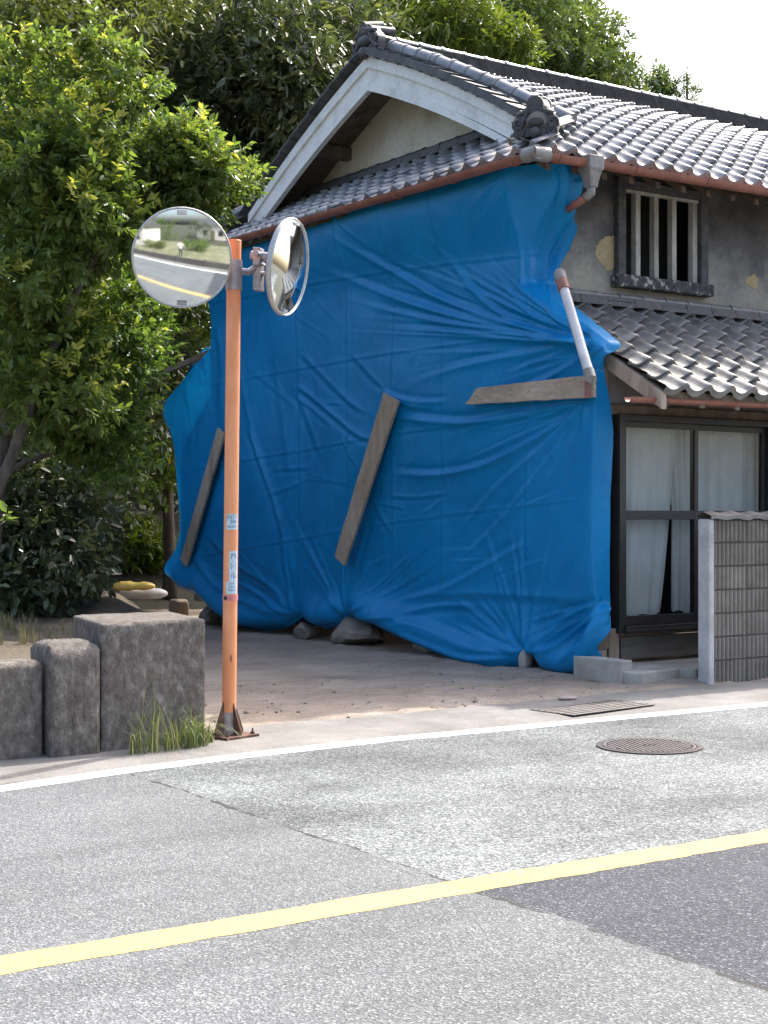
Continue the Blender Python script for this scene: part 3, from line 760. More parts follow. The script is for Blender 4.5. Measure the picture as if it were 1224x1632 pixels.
# sliding windows
def sliding(x0, n):
    z0, z1 = .44, 2.262
    fr2 = MB(); y0, y1 = LY-.055, LY+.06
    x1 = x0+n*.92
    fr2.box((x0-.05, y0, z0-.06), (x0, y1, z1)); fr2.box((x1, y0, z0-.06), (x1+.05, y1, z1)); fr2.box((x0+.0005, y0, z1-.055), (x1-.0005, y1, z1)); fr2.box((x0+.0005, y0-.03, z0-.06), (x1-.0005, y1, z0))
    fr2.box((x0+.0005, y0-.015, z0-.055), (x1-.0005, y0-.035, z0-.03))
    win = fr2.build('sliding_window', M['alu'], house, bevel=.004)
    for k in range(n):
        yb = LY-.03 if k % 2 == 0 else LY+.005
        a, b2 = x0+k*.92+(.004 if k == 0 else -.046), x0+(k+1)*.92+(.0 if k == n-1 else .0)-(.004 if k == n-1 else 0)
        s_ = MB()
        s_.box((a, yb, z0+.003), (a+.045, yb+.028, z1-.058)); s_.box((b2-.045, yb, z0+.003), (b2, yb+.028, z1-.058))
        for (za, zb) in ((z0+.003, z0+.085), (1.355, 1.435), (z1-.11, z1-.058)):
            s_.box((a+.0455, yb+.001, za), (b2-.0455, yb+.027, zb))
        sash = s_.build('sash', M['alu'], win, bevel=.003)
        for (za, zb) in ((z0+.085, 1.355), (1.435, z1-.11)):
            MB().box((a+.046, yb+.011, za), (b2-.046, yb+.016, zb)).build('pane', M['glass'], win)
    return win
sliding(8.93, 2); sliding(8.93+2*.92+.11, 2)
# gutters
def gutter(name, a, b2, r, mat, sag=0., n=24):
    a = Vector(a); b2 = Vector(b2); d = (b2-a).normalized(); side = d.cross(Vector((0, 0, 1))).normalized()
    mb = MB(); N = 9; vs, fs = [], []
    for i in range(n+1):
        p = a.lerp(b2, i/n)-Vector((0, 0, sag*math.sin(math.pi*i/n)))
        for rr2, flip in ((r, 1), (r*.9, -1)):
            for k in range(N+1):
                an = math.pi+math.pi*(k if flip > 0 else N-k)/N; vs.append(p+side*(rr2*math.cos(an))+Vector((0, 0, rr2*math.sin(an))))
    m_ = 2*(N+1)
    for i in range(n):
        for k in range(m_): fs.append((i*m_+k, i*m_+(k+1) % m_, (i+1)*m_+(k+1) % m_, (i+1)*m_+k))
    fs.append(tuple(range(m_-1, -1, -1))); fs.append(tuple(n*m_+k for k in range(m_)))
    mb.add(vs, fs); L = (b2-a).length
    g = mb.build(name, mat, house, auto=45)
    k = .3
    while k < L:
        p = a+d*k-Vector((0, 0, sag*math.sin(math.pi*k/L)))
        br = MB(); br.tube([p+side*(r*1.08*math.cos(math.pi+math.pi*q/8))+Vector((0, 0, r*1.08*math.sin(math.pi+math.pi*q/8))) for q in range(9)], .007, 5); br.build('gutter_bracket', mat, g); k += .9
    return g
GZ = 4.535
gutter('gutter', (EX-.10, EY0-.05, GZ-.03), (XR, EY0-.05, GZ+.06), .062, M['gutter'])
gutter('gutter', (EX-.045, EY0-.07, GZ-.03), (EX-.045, EY1, GZ+.07), .062, M['gutter'], sag=.0)
gutter('gutter', (8.47, 9.02, 2.355), (XR, 8.90, 2.41), .045, M['gutter'])
cj = MB(); cj.tube([(EX-.05, EY0-.10, GZ-.035), (EX-.05, EY0+.07, GZ-.035)], .066, 12); cj.tube([(EX-.09, EY0-.055, GZ-.036), (EX+.09, EY0-.055, GZ-.036)], .0665, 12)
cj.build('gutter_corner', M['gutter_grey'], house, auto=40)
HPX = 8.93
hp = MB(); yh = EY0-.05
def ring(z, w_, d_): return [(HPX-w_, yh-d_, z), (HPX+w_, yh-d_, z), (HPX+w_, yh+d_, z), (HPX-w_, yh+d_, z)]
lv = [(GZ+.02, .085, .085), (GZ-.10, .085, .085), (GZ-.12, .07, .07), (GZ-.21, .05, .05), (GZ-.26, .045, .045)]
vs = []; fs = []
for z, w_, d_ in lv: vs += ring(z, w_, d_)
for k in range(len(lv)-1):
    for q in range(4): fs.append((4*k+q, 4*(k+1)+q, 4*(k+1)+(q+1) % 4, 4*k+(q+1) % 4))
fs += [(0, 1, 2, 3), tuple(4*(len(lv)-1)+q for q in (3, 2, 1, 0))]
hop = hp.add(vs, fs).build('gutter_hopper', M['gutter_grey'], house, bevel=.01)
el = MB(); el.tube([(HPX, yh, GZ-.24), (HPX, yh+.0, GZ-.30), (HPX-.02, yh+.05, GZ-.34)], .042, 12); el.build('elbow', M['gutter_grey'], hop, smooth=True)
el = MB(); el.tube([(HPX-.02, yh+.05, GZ-.335), (HPX-.02, yh+.28, GZ-.40)], .036, 12); el.build('pipe_stub', M['gutter'], hop, smooth=True)
# lean-to at the rear, hidden by the tarp but for its rafters
mb = MB().prism([(HX+.12, 16.6, .3), (HX+.12, 17.35, .3), (HX+.12, 17.35, 2.5), (HX+.12, 16.6, 3.1)], (4, 0, 0)); mb.build('rear_lean_to', M['grey_plaster'], house)
# ------------------------------------------------------------------ the blue tarp
TX = HX-.06
def Yc(z):
    z = np.asarray(z, float)
    return np.interp(z, [-1, 2.62, 2.76, 2.80, 3.45, 3.55, 9], [9.55, 9.55, 9.44, 9.47, 10.55, 10.55, 10.55])
def flat_pt(px, py):                    # photo pixel -> (t, z) on the unfolded sheet
    p = on_x(px, py, TX); yc = float(Yc(p.z))
    if p.y < yc:
        p2 = on_y(px, py, yc); yc = float(Yc(p2.z)); p2 = on_y(px, py, yc)
        return (yc-(p2.x-TX), p2.z)
    return (p.y, p.z)
bot = sorted([flat_pt(*q) for q in [(951, 1040), (938, 1066), (918, 1079), (895, 1081), (865, 1074), (848, 1056), (836, 1044), (822, 1064), (800, 1074), (770, 1070), (735, 1061), (690, 1040), (650, 1022), (610, 1003), (575, 990), (552, 983), (535, 998), (510, 1003), (490, 996), (474, 984), (452, 1000), (420, 1006), (392, 1003), (365, 988), (345, 968), (325, 948), (300, 945), (285, 925)]])
bt = np.array([q[0] for q in bot]); bz = np.array([q[1] for q in bot])
rgt = sorted([(z, t_) for t_, z in [flat_pt(*q) for q in [(951, 1040), (961, 1000), (973, 960), (969, 880), (970, 800), (974, 730), (977, 690), (973, 640), (966, 600), (962, 568), (988, 557)]]]+[(3.35, 10.08), (3.50, 10.14), (3.60, 10.12), (3.83, 9.98), (3.98, 10.0), (4.2, 10.13), (4.5, 10.08), (4.7, 10.06)])
lft = sorted([(z, t_) for t_, z in [flat_pt(*q) for q in [(283, 925), (281, 895), (290, 850), (287, 780), (281, 720), (275, 685), (268, 674), (263, 656), (268, 638), (285, 618), (312, 585), (338, 556), (341, 480), (346, 420)]]]+[(4.62, 16.8)])
rz_, rt_ = np.array([q[0] for q in rgt]), np.array([q[1] for q in rgt])
lz_, lt_ = np.array([q[0] for q in lft]), np.array([q[1] for q in lft])
NA, NB = 560, 340
A, B = np.meshgrid(np.linspace(0, 1, NA), np.linspace(0, 1, NB))
ZT = 4.50
Z = .1+B*(ZT-.1)
for _ in range(6):
    T_ = np.interp(Z, rz_, rt_)*(1-A)+np.interp(Z, lz_, lt_)*A
    zb = np.interp(T_, bt, bz); zt = ZT+.06*np.clip((T_-10)/6.8, 0, 1)
    Z = zb+(zt-zb)*B
yc = Yc(Z); over = np.clip(yc-T_, 0, None)
# rounded turn at the corner
X0 = TX+over; Y0 = np.maximum(T_, yc)
rad = .07; q = np.abs(T_-yc); rnd = np.clip(1-q/rad, 0, 1)**2*.018
# pixel place of every vertex (used only to lay the folds where they are on the real sheet)
def pix(X, Y, Zz):
    f = X*FW.x+Y*FW.y; r = X*RT.x+Y*RT.y
    return 612+FPX*r/f, HOR-FPX*(Zz-CAMZ)/f
PX, PY = pix(X0, Y0, Z)
D = np.zeros_like(Z)
def segdist(pts):
    best = np.full(PX.shape, 1e9); sg = np.zeros(PX.shape); uu = np.zeros(PX.shape)
    L = [math.dist(a, b) for a, b in zip(pts, pts[1:])]; tot = sum(L); acc = 0
    for (a, b), l in zip(zip(pts, pts[1:]), L):
        dx, dy = (b[0]-a[0])/l, (b[1]-a[1])/l
        s = np.clip((PX-a[0])*dx+(PY-a[1])*dy, 0, l)
        ex_, ey_ = PX-a[0]-s*dx, PY-a[1]-s*dy
        d = np.hypot(ex_, ey_); m_ = d < best
        best = np.where(m_, d, best); sg = np.where(m_, np.sign(dx*ey_-dy*ex_), sg); uu = np.where(m_, (acc+s)/tot, uu); acc += l
    return best*sg, uu
def smooth_pts(pts, n=5):
    if len(pts) < 3: return pts
    out = []
    P = [pts[0]]+list(pts)+[pts[-1]]
    for i in range(1, len(P)-2):
        for k in range(n):
            u = k/n; a, b, c, d = P[i-1], P[i], P[i+1], P[i+2]
            out.append(tuple(.5*((2*b[j])+(-a[j]+c[j])*u+(2*a[j]-5*b[j]+4*c[j]-d[j])*u*u+(-a[j]+3*b[j]-3*c[j]+d[j])*u**3) for j in (0, 1)))
    out.append(pts[-1]); return out
def fold(pts, amp, wd, fade=(.12, .25)):
    global D
    s, u = segdist(smooth_pts(pts, 4))
    e = np.clip(u/max(fade[0], 1e-3), 0, 1)*np.clip((1-u)/max(fade[1], 1e-3), 0, 1)
    e = e*e*(3-2*e)
    wd = wd*.66
    D += amp*.74*e*(np.exp(-(np.abs(s)/(.9*wd))**1.35)-.6*np.exp(-((s-1.6*wd)/(1.0*wd))**2))
rf = random.Random(17)
def fan(c, a0, a1, n, l0, l1, amp, wd, curve=.12):
    for k in range(n):
        an = math.radians(a0+(a1-a0)*(k+rf.uniform(.1, .9))/n); L = rf.uniform(l0, l1); cu = rf.uniform(-curve, curve)
        pts = [(c[0]+L*u*math.cos(an)-L*cu*u*u*math.sin(an), c[1]+L*u*math.sin(an)+L*cu*u*u*math.cos(an)) for u in (0.02, .25, .5, .75, 1)]
        fold(pts, amp*rf.uniform(.5, 1.1), wd*rf.uniform(.7, 1.3), (.10, .7))
# the big gather that runs to the loose pipe at the lower roof's verge
P0 = (938, 548)
for pts, a_, w_ in [([P0, (860, 527), (760, 500), (690, 470), (610, 420), (560, 385), (515, 348)], .045, 9),
                    ([P0, (850, 532), (750, 512), (640, 478), (560, 445), (495, 415)], .05, 10),
                    ([P0, (850, 538), (740, 520), (620, 495), (540, 470)], .036, 7),
                    ([P0, (840, 541), (720, 530), (600, 524)], .036, 8),
                    ([P0, (830, 520), (760, 470), (715, 410), (680, 360)], .028, 8),
                    ([P0, (850, 505), (800, 450), (770, 400)], .02, 8),
                    ([P0, (870, 560), (780, 575), (690, 600), (640, 625)], .024, 9),
                    ([P0, (860, 575), (800, 600)], .024, 7), ([(945, 560), (880, 600), (840, 618)], .024, 6),
                    ([P0, (900, 520), (870, 490), (845, 440), (838, 380)], .024, 9)]:
    fold(pts, a_, w_, (.05, .45))
fan((940, 548), 172, 216, 24, 150, 460, .015, 4)
fan((945, 560), 140, 172, 8, 100, 260, .016, 5)
# under the level plank
for pts, a_, w_ in [([(940, 640), (850, 655), (760, 673), (690, 672), (615, 662)], .04, 10), ([(935, 645), (870, 690), (790, 735), (700, 757), (610, 752)], .036, 9),
                    ([(930, 648), (860, 720), (790, 780), (730, 850)], .022, 8), ([(900, 700), (840, 780), (780, 850), (720, 900)], .018, 8),
                    ([(850, 860), (780, 900), (700, 942), (620, 960)], .026, 9), ([(720, 640), (660, 640), (590, 618)], .02, 7),
                    ([(620, 790), (670, 792), (720, 784)], .012, 5), ([(600, 800), (650, 812)], .008, 4),
                    ([(560, 560), (640, 640), (700, 650)], .016, 7), ([(470, 610), (520, 650), (570, 690), (610, 705)], .026, 7),
                    ([(480, 560), (560, 640), (600, 662)], .018, 7)]:
    fold(pts, a_, w_)
fan((938, 640), 100, 172, 20, 120, 340, .012, 4.5)
for _ in range(46):
    x_, y_ = rf.uniform(300, 930), rf.uniform(300, 930); an = rf.gauss(.9 if x_ < 600 else 2.4, .5); L_ = rf.uniform(40, 150)
    fold([(x_, y_), (x_+L_*.5*math.cos(an)+rf.uniform(-6, 6), y_+L_*.5*math.sin(an)), (x_+L_*math.cos(an), y_+L_*math.sin(an))], rf.uniform(.004, .011), rf.uniform(3.5, 6), (.35, .5))
# left part
for pts, a_, w_ in [([(398, 670), (425, 760), (448, 850), (458, 920), (468, 978)], .04, 7), ([(372, 500), (385, 600), (410, 700)], .02, 8), ([(470, 610), (495, 680), (515, 740)], .018, 8),
                    ([(440, 560), (455, 700), (470, 800)], .012, 9), ([(350, 520), (356, 600), (352, 680)], .024, 8), ([(300, 620), (310, 680), (305, 740)], .016, 7),
                    ([(285, 690), (290, 780), (300, 860)], .014, 7), ([(290, 905), (330, 950), (380, 985), (430, 1000)], .045, 12), ([(310, 880), (350, 930), (400, 960), (468, 982)], .03, 8),
                    ([(330, 850), (380, 900), (440, 940), (470, 980)], .022, 7)]:
    fold(pts, a_, w_)
# ties along the foot
fan((470, 984), 205, 285, 11, 70, 240, .022, 5)
fan((552, 984), 225, 345, 14, 60, 230, .022, 5)
fan((836, 1044), 195, 300, 13, 90, 260, .026, 6)
fan((836, 1044), 300, 352, 7, 60, 130, .03, 6)
fan((972, 960), 120, 172, 8, 70, 190, .035, 7)
for pts, a_, w_ in [([(555, 985), (620, 985), (700, 965), (780, 968)], .03, 9), ([(836, 1044), (760, 1030), (690, 1000), (620, 980)], .035, 10), ([(830, 1048), (760, 1050), (700, 1030), (630, 1000)], .03, 8),
                    ([(968, 965), (925, 1000), (890, 1030), (845, 1046)], .05, 9), ([(966, 975), (930, 1030), (900, 1060)], .045, 9), ([(955, 960), (900, 985), (850, 1030)], .035, 9),
                    ([(660, 950), (760, 945), (860, 950), (950, 955)], .022, 12)]:
    fold(pts, a_, w_)
# flap on the front wall
for pts, a_, w_ in [([(852, 262), (866, 330), (872, 390), (868, 450), (880, 500)], .05, 8), ([(880, 265), (905, 310), (900, 380), (880, 440), (885, 500)], .04, 9), ([(925, 275), (890, 300), (860, 310)], .02, 9),
                    ([(905, 330), (885, 420), (870, 470), (900, 530)], .035, 8), ([(838, 300), (842, 400), (850, 500)], .02, 7)]:
    fold(pts, a_, w_)
fan((858, 255), 75, 150, 9, 90, 260, .012, 7)
# packing creases, faint and straight
for x_ in (476, 556, 628, 706, 842):
    fold([(x_, 300), (x_+2, 640), (x_-2, 960)], .009, 4, (.05, .05))
for y_ in (430, 560, 690, 830):
    fold([(300, y_+60), (640, y_), (940, y_-35)], .007, 4, (.05, .05))
# broad billow and fine crumple
def vnoise(u, v_, seed):
    r = np.random.RandomState(seed); g = r.uniform(-1, 1, (64, 64)); iu = np.floor(u).astype(int); iv = np.floor(v_).astype(int); fu = u-iu; fv = v_-iv
    fu = fu*fu*(3-2*fu); fv = fv*fv*(3-2*fv); G = lambda a, b: g[a % 64, b % 64]
    return (G(iu, iv)*(1-fu)+G(iu+1, iv)*fu)*(1-fv)+(G(iu, iv+1)*(1-fu)+G(iu+1, iv+1)*fu)*fv
D += .05*vnoise(T_*.7+3, Z*.8, 1)+.013*vnoise(T_*1.9, Z*1.5+4, 2)+.003*vnoise(T_*5+Z*2, Z*4-T_, 3)
D += .0024*vnoise(T_*13+Z*5, Z*9-T_*4, 4)+.001*vnoise(T_*25-Z*9, Z*20+T_*6, 5)
# the skirt puffs out above the ties
hb = Z-zb
pin = np.ones_like(T_)
for (px_, py_, wd) in ((470, 984, .28), (552, 984, .25), (836, 1044, .25)):
    tt = flat_pt(px_, py_)[0]; pin *= 1-.85*np.exp(-((T_-tt)/wd)**2)
D += .14*pin*np.exp(-((hb-.14)/.17)**2)*np.clip(hb/.05, 0, 1)
D -= .05*np.exp(-(hb/.05)**2)
D += .03*(1-np.exp(-q/.25))*(over > 0)*0
toside = np.clip((Z-3.7)/.7, 0, 1)**2*(3-2*np.clip((Z-3.7)/.7, 0, 1))
wgt = np.clip(over/.10, 0, 1)          # 0 on the side, 1 on the front flap
roofflap = np.clip((3.55-Z)/.1, 0, 1)*np.clip((Z-2.78)/.04, 0, 1)*wgt
X1 = X0-(D+.17*toside)*(1-wgt)+rnd*(1-wgt)*.5
Y1 = Y0-(D+.38*toside)*wgt*(1-roofflap)-.03*roofflap
Z1 = Z+roofflap*(.035+np.abs(D)*.5)
co = np.stack([X1, Y1, Z1], -1).reshape(-1, 3)
idx = np.arange(NA*NB).reshape(NB, NA)
quads = np.stack([idx[:-1, 1:], idx[:-1, :-1], idx[1:, :-1], idx[1:, 1:]], -1).reshape(-1, 4)
me = bpy.data.meshes.new('tarp'); org = Vector((TX, 12.5, 0))
me.from_pydata((co-np.array(org)).tolist(), [], quads.tolist()); me.materials.append(M['tarp'])
me.polygons.foreach_set('use_smooth', [True]*len(me.polygons)); me.update()
tarp = bpy.data.objects.new('blue_tarp', me); col.objects.link(tarp); tarp.location = org
tag(tarp, 'large wrinkled blue tarp hung over the whole gable side of the house', 'tarp')
# a lighter scrap of sheet on the lean-to behind
def scrap():
    pix_ = [(300, 592), (306, 580), (318, 566), (338, 549), (345, 556), (338, 575), (322, 590), (303, 598)]
    mb = MB(); pts = [at(px, py, 19.4) for px, py in pix_]; c = sum(pts, Vector())/len(pts)+Vector((-.12, -.1, .04))
    pts2 = []
    for a, b in zip(pts, pts[1:]+pts[:1]): pts2 += [a, a.lerp(b, .5)+Vector((rf.uniform(-.03, .03), rf.uniform(-.1, .1), rf.uniform(-.03, .03)))]
    n = len(pts2); mids = [c.lerp(p, .55)+Vector((rf.uniform(-.06, .06),)*3) for p in pts2]
    vs = pts2+mids+[c]; fs = [(i, (i+1) % n, n+(i+1) % n, n+i) for i in range(n)]+[(n+i, n+(i+1) % n, 2*n) for i in range(n)]
    vs2 = vs+[v+Vector((.01, .012, -.01)) for v in vs]; k = len(vs)
    fs2 = fs+[tuple(i+k for i in f[::-1]) for f in fs]+[((i+1) % n, i, i+k, (i+1) % n+k) for i in range(n)]
    return mb.add(vs2, fs2).build('tarp_scrap', M['tarp_sky'], smooth=True, org=c)
tag(scrap(), 'small sunlit scrap of lighter blue sheet behind the far edge of the big tarp', 'tarp scrap')
a, b = at(262, 597, 18.9), at(338, 566, 18.7)
mb = MB(); dd = (b-a); sd = dd.normalized().cross(Vector((0, 0, 1))).normalized()*.04
mb.prism([a-sd, a+sd, a+sd+Vector((0, 0, .07)), a-sd+Vector((0, 0, .07))], dd)
tag(mb.build('roof_pole', M['wood_brown'], bevel=.006, org=a), 'dark timber pole sticking out past the far edge of the tarp', 'pole')

# ------------------------------------------------------------------ planks and loose pipe on the tarp
def plank(corners, X, mat, label, th=.03, seed=0, dx=(0, 0, 0, 0)):
    rr = random.Random(seed); P = [on_x(px, py, X+dx[i]) for i, (px, py) in enumerate(corners)]
    # corners: start-a, start-b, end-b, end-a
    n = 14; A_ = [P[0].lerp(P[3], k/n) for k in range(n+1)]; B_ = [P[1].lerp(P[2], k/n) for k in range(n+1)]
    j = lambda s: Vector((0, rr.uniform(-s, s), rr.uniform(-s, s)))
    A_ = [p+j(.004) for p in A_]; B_ = [p+j(.004) for p in B_]
    ends = [B_[-1].lerp(A_[-1], k/5)+j(.012) for k in range(1, 5)]; st = [A_[0].lerp(B_[0], k/5)+j(.012) for k in range(1, 5)]
    loop = st[::-1][0:0]+A_[::-1]+st+B_+ends
    c = sum(P, Vector())/4
    o = tag(MB().prism(loop, (th, 0, 0)).build('plank', mat, bevel=.003, org=c), label, 'plank', 'weathered planks pinning down the tarp')
    for u in (.06, .09, .5, .91, .95):
        q_ = A_[0].lerp(A_[-1], u).lerp(B_[0].lerp(B_[-1], u), rr.uniform(.25, .75)); MB().tube([q_+Vector((.002, 0, 0)), q_-Vector((.004, 0, 0))], .006, 8).build('nail', M['rust'], o)
    return o
plank([(740, 645), (760, 618), (946, 597), (946, 633)], TX-.10, M['wood_plank_h'], 'level grey plank at the right end of the tarp under the loose pipe', seed=1)
plank([(611, 626), (634, 639), (548, 902), (533, 885)], TX-.13, M['wood_grey'], 'slanting brown plank in the middle of the blue tarp', seed=2)
plank([(346, 682), (357, 692), (297, 903), (287, 893)], TX-.10, M['wood_grey'], 'dull slanting plank at the far left edge of the tarp', seed=3)
# red paint smear on the plank's end board
p = on_x(936, 615, TX-.10)
tag_o = MB().box((p.x-.004, p.y-.05, p.z-.10), (p.x-.001, p.y+.03, p.z+.075)).build('paint_mark', pm('dull_red_paint', [(.35, (.22, .1, .085)), (.6, (.33, .17, .15))], 12, .85, .2, 60, .003), [o for o in bpy.data.objects if o.name == 'plank'][0])
pipe = empty('downpipe', at(917, 520, 12.5), 'loose pale plastic downpipe leaning across the tarp above the level plank', 'pipe')
a, b = at(901, 458, 12.95), at(940, 598, 12.50); a.x -= .02
MB().tube([a.lerp(b, k/6) for k in range(7)], .042, 14).build('tube', M['pvc'], pipe, smooth=False, auto=40)
d = (a-b).normalized()
MB().tube([a-d*.03, a+d*.07], .052, 14).build('red_collar', M['gutter'], pipe, auto=40)
MB().tube([a+d*.07, a+d*.11, a+d*.13+Vector((.03, .04, .02))], .054, 14).build('elbow', M['gutter_grey'], pipe, auto=40)
MB().tube([b+d*.05, b-d*.02, b-d*.04+Vector((.0, .03, 0))], .049, 14).build('end_collar', M['gutter_grey'], pipe, auto=40)

# ------------------------------------------------------------------ traffic mirror on its orange pole
PB = Vector((4.45, 8.33, .016))
tm_ = empty('traffic_mirror', PB, 'orange pole carrying two round convex traffic mirrors', 'mirror')
PH = 3.09; LEAN = RT*.034
pa, pb = PB+Vector((0, 0, .02)), PB+Vector((0, 0, PH))+LEAN
def pole_at(z): return pa.lerp(pb, (z-pa.z)/(pb.z-pa.z))
pole = MB().tube([pa.lerp(pb, k/12) for k in range(13)], .0445, 24).build('pole', M['pole'], tm_, auto=40)
MB().tube([pb-Vector((0, 0, .004)), pb+Vector((0, 0, .006))], [.046, .042], 24).build('pole_cap', M['pole'], pole, auto=40)
MB().tube([pole_at(.02), pole_at(.17)], .0462, 24).build('rusty_sleeve', pm('rust_over_grey_paint', [(.35, (.18, .1, .075)), (.5, (.36, .3, .28)), (.7, (.46, .4, .37))], 14, .7, .3, 90, .003), pole, auto=40)
# base plate, bolts, gussets
ux, uy = Vector((.97, .24, 0)).normalized(), Vector((-.24, .97, 0)).normalized()
h = .135
mb = MB().prism([PB+ux*h+uy*h, PB-ux*h+uy*h, PB-ux*h-uy*h, PB+ux*h-uy*h], (0, 0, .016))
bp = mb.build('base_plate', M['rust'], tm_, bevel=.002)
for sx in (1, -1):
    for sy in (1, -1):
        c = PB+ux*(.105*sx)+uy*(.105*sy)+Vector((0, 0, .016)); MB().tube([c, c+Vector((0, 0, .014))], .013, 6).tube([c, c+Vector((0, 0, .035))], .006, 8).build('bolt', M['rust'], bp)
for dv in (ux, -ux, uy, -uy):
    s_ = dv.cross(Vector((0, 0, 1)))*.005; b0 = PB+Vector((0, 0, .017))
    MB().prism([b0+dv*.043-s_, b0+dv*.118-s_, b0+dv*.118-s_+Vector((0, 0, .02)), b0+dv*.043-s_+Vector((0, 0, .20))], s_*2).build('gusset', M['rust'], tm_)
# clamp and arms
def zpix(py): return CAMZ+(HOR-py)/FPX*9.4
MB().tube([pole_at(zpix(463)), pole_at(zpix(415))], .052, 24).build('pole_clamp', M['galv'], tm_, auto=40)
def mirror(cen, nrm, label, backpix=None):
    nrm = nrm.normalized(); s1 = nrm.cross(Vector((0, 0, 1))).normalized(); s2 = s1.cross(nrm)
    Rr, Rc = .297, 1.5
    vs, fs = [], []; NRg, NS = 14, 56
    sag0 = Rc-math.sqrt(Rc*Rc-Rr*Rr)
    for j in range(NRg+1):
        r = Rr*j/NRg; hgt = math.sqrt(Rc*Rc-r*r)-Rc+sag0
        for k in range(NS):
            an = 2*math.pi*k/NS; vs.append(cen+s1*(r*math.cos(an))+s2*(r*math.sin(an))+nrm*hgt)
    for j in range(NRg):
        for k in range(NS): fs.append((j*NS+k, (j+1)*NS+k, (j+1)*NS+(k+1) % NS, j*NS+(k+1) % NS))
    ob = MB().add(vs, fs).build('mirror_face', M['mirror'], tm_, smooth=True); ob['label'] = label
    if (vs[1]-vs[0]).length >= 0: pass
    rim = MB(); prof = [(Rr-.004, .003), (Rr-.001, .009), (Rr+.005, .009), (Rr+.009, .002), (Rr+.009, -.020), (Rr+.002, -.028), (Rr-.010, -.026)]
    vs, fs = [], []; m_ = len(prof)
    for k in range(NS):
        an = 2*math.pi*k/NS; rd = s1*math.cos(an)+s2*math.sin(an)
        for r, hh_ in prof: vs.append(cen+rd*r+nrm*hh_)
    for k in range(NS):
        for i in range(m_): fs.append((k*m_+i, ((k+1) % NS)*m_+i, ((k+1) % NS)*m_+(i+1) % m_, k*m_+(i+1) % m_))
    rim.add(vs, fs).build('rim', M['rim'], ob, smooth=True)
    bk = MB(); vs, fs = [], []
    bprof = [(Rr+.004, -.026), (Rr-.03, -.045), (.16, -.07), (0.02, -.078)]
    for r, hh_ in bprof:
        for k in range(NS):
            an = 2*math.pi*k/NS; vs.append(cen+(s1*math.cos(an)+s2*math.sin(an))*r+nrm*hh_)
    for j in range(len(bprof)-1):
        for k in range(NS): fs.append((j*NS+k, j*NS+(k+1) % NS, (j+1)*NS+(k+1) % NS, (j+1)*NS+k))
    bk.add(vs, fs).build('back_shell', M['orange_back'], ob, smooth=True)
    # maker's small plates at top and bottom of the rim
    for sg, mt in ((1, 'pvc'), (-1, 'galv')):
        c = cen+s2*(sg*(Rr-.022))+nrm*.016
        MB().prism([c-s1*.03-s2*.012, c+s1*.03-s2*.012, c+s1*.03+s2*.012, c-s1*.03+s2*.012], nrm*.003).build('rim_plate', M[mt], ob)
    return cen, nrm
fm = 9.2
c1 = at(290, 411, fm); n1 = (Vector((0, 0, CAMZ))-c1).normalized()
n1 = (n1+RT*.004+Vector((0, 0, -.067))).normalized()
c1, n1 = mirror(c1, n1, 'mirror facing the road, left of the pole')
c2 = at(461, 426, 9.42); n2 = (-FW*.31+RT*.95+Vector((0, 0, -.15))).normalized()
c2, n2 = mirror(c2, n2, 'mirror turned to the right, seen nearly edge-on')
zc = pole_at(zpix(438))
MB().tube([zc-FW*.02-RT*.02, c1-n1*.075], .021, 8).build('arm', M['galv'], tm_, auto=40)
hb_ = c2-n2*.20
MB().tube([zc+Vector((0, 0, .03)), zc.lerp(hb_, .55)+Vector((0, 0, -.02)), hb_], .022, 8).build('arm', M['galv'], tm_, auto=40)
mb = MB(); q1 = Vector((0, 0, 1)); dn = n2.cross(q1).normalized()
cc = hb_+n2*.0
mb.prism([cc-dn*.035+q1*.10-n2*.035, cc+dn*.035+q1*.10-n2*.035, cc+dn*.035-q1*.17-n2*.035, cc-dn*.035-q1*.17-n2*.035], n2*.05)
mb.tube([cc-dn*.06+q1*.06, cc+dn*.06+q1*.06], .018, 8); mb.tube([cc-dn*.055-q1*.0, cc+dn*.055-q1*.0], .018, 8)
mb.tube([cc+q1*.05-n2*.06, cc+q1*.05+n2*.14], .03, 10); mb.tube([cc-q1*.06, cc-q1*.06+n2*.13], .016, 8)
mb.prism([c2-n2*.105-dn*.07+q1*.07, c2-n2*.105+dn*.07+q1*.07, c2-n2*.105+dn*.07-q1*.09, c2-n2*.105-dn*.07-q1*.09], n2*.03)
mb.build('mirror_bracket', M['galv'], tm_, bevel=.004)
cc1 = c1-n1*.085; d1v = n1.cross(q1).normalized()
MB().prism([cc1-d1v*.04+q1*.11, cc1+d1v*.04+q1*.11, cc1+d1v*.04-q1*.11, cc1-d1v*.04-q1*.11], -n1*.035).build('mirror_bracket', M['galv'], tm_, bevel=.004)
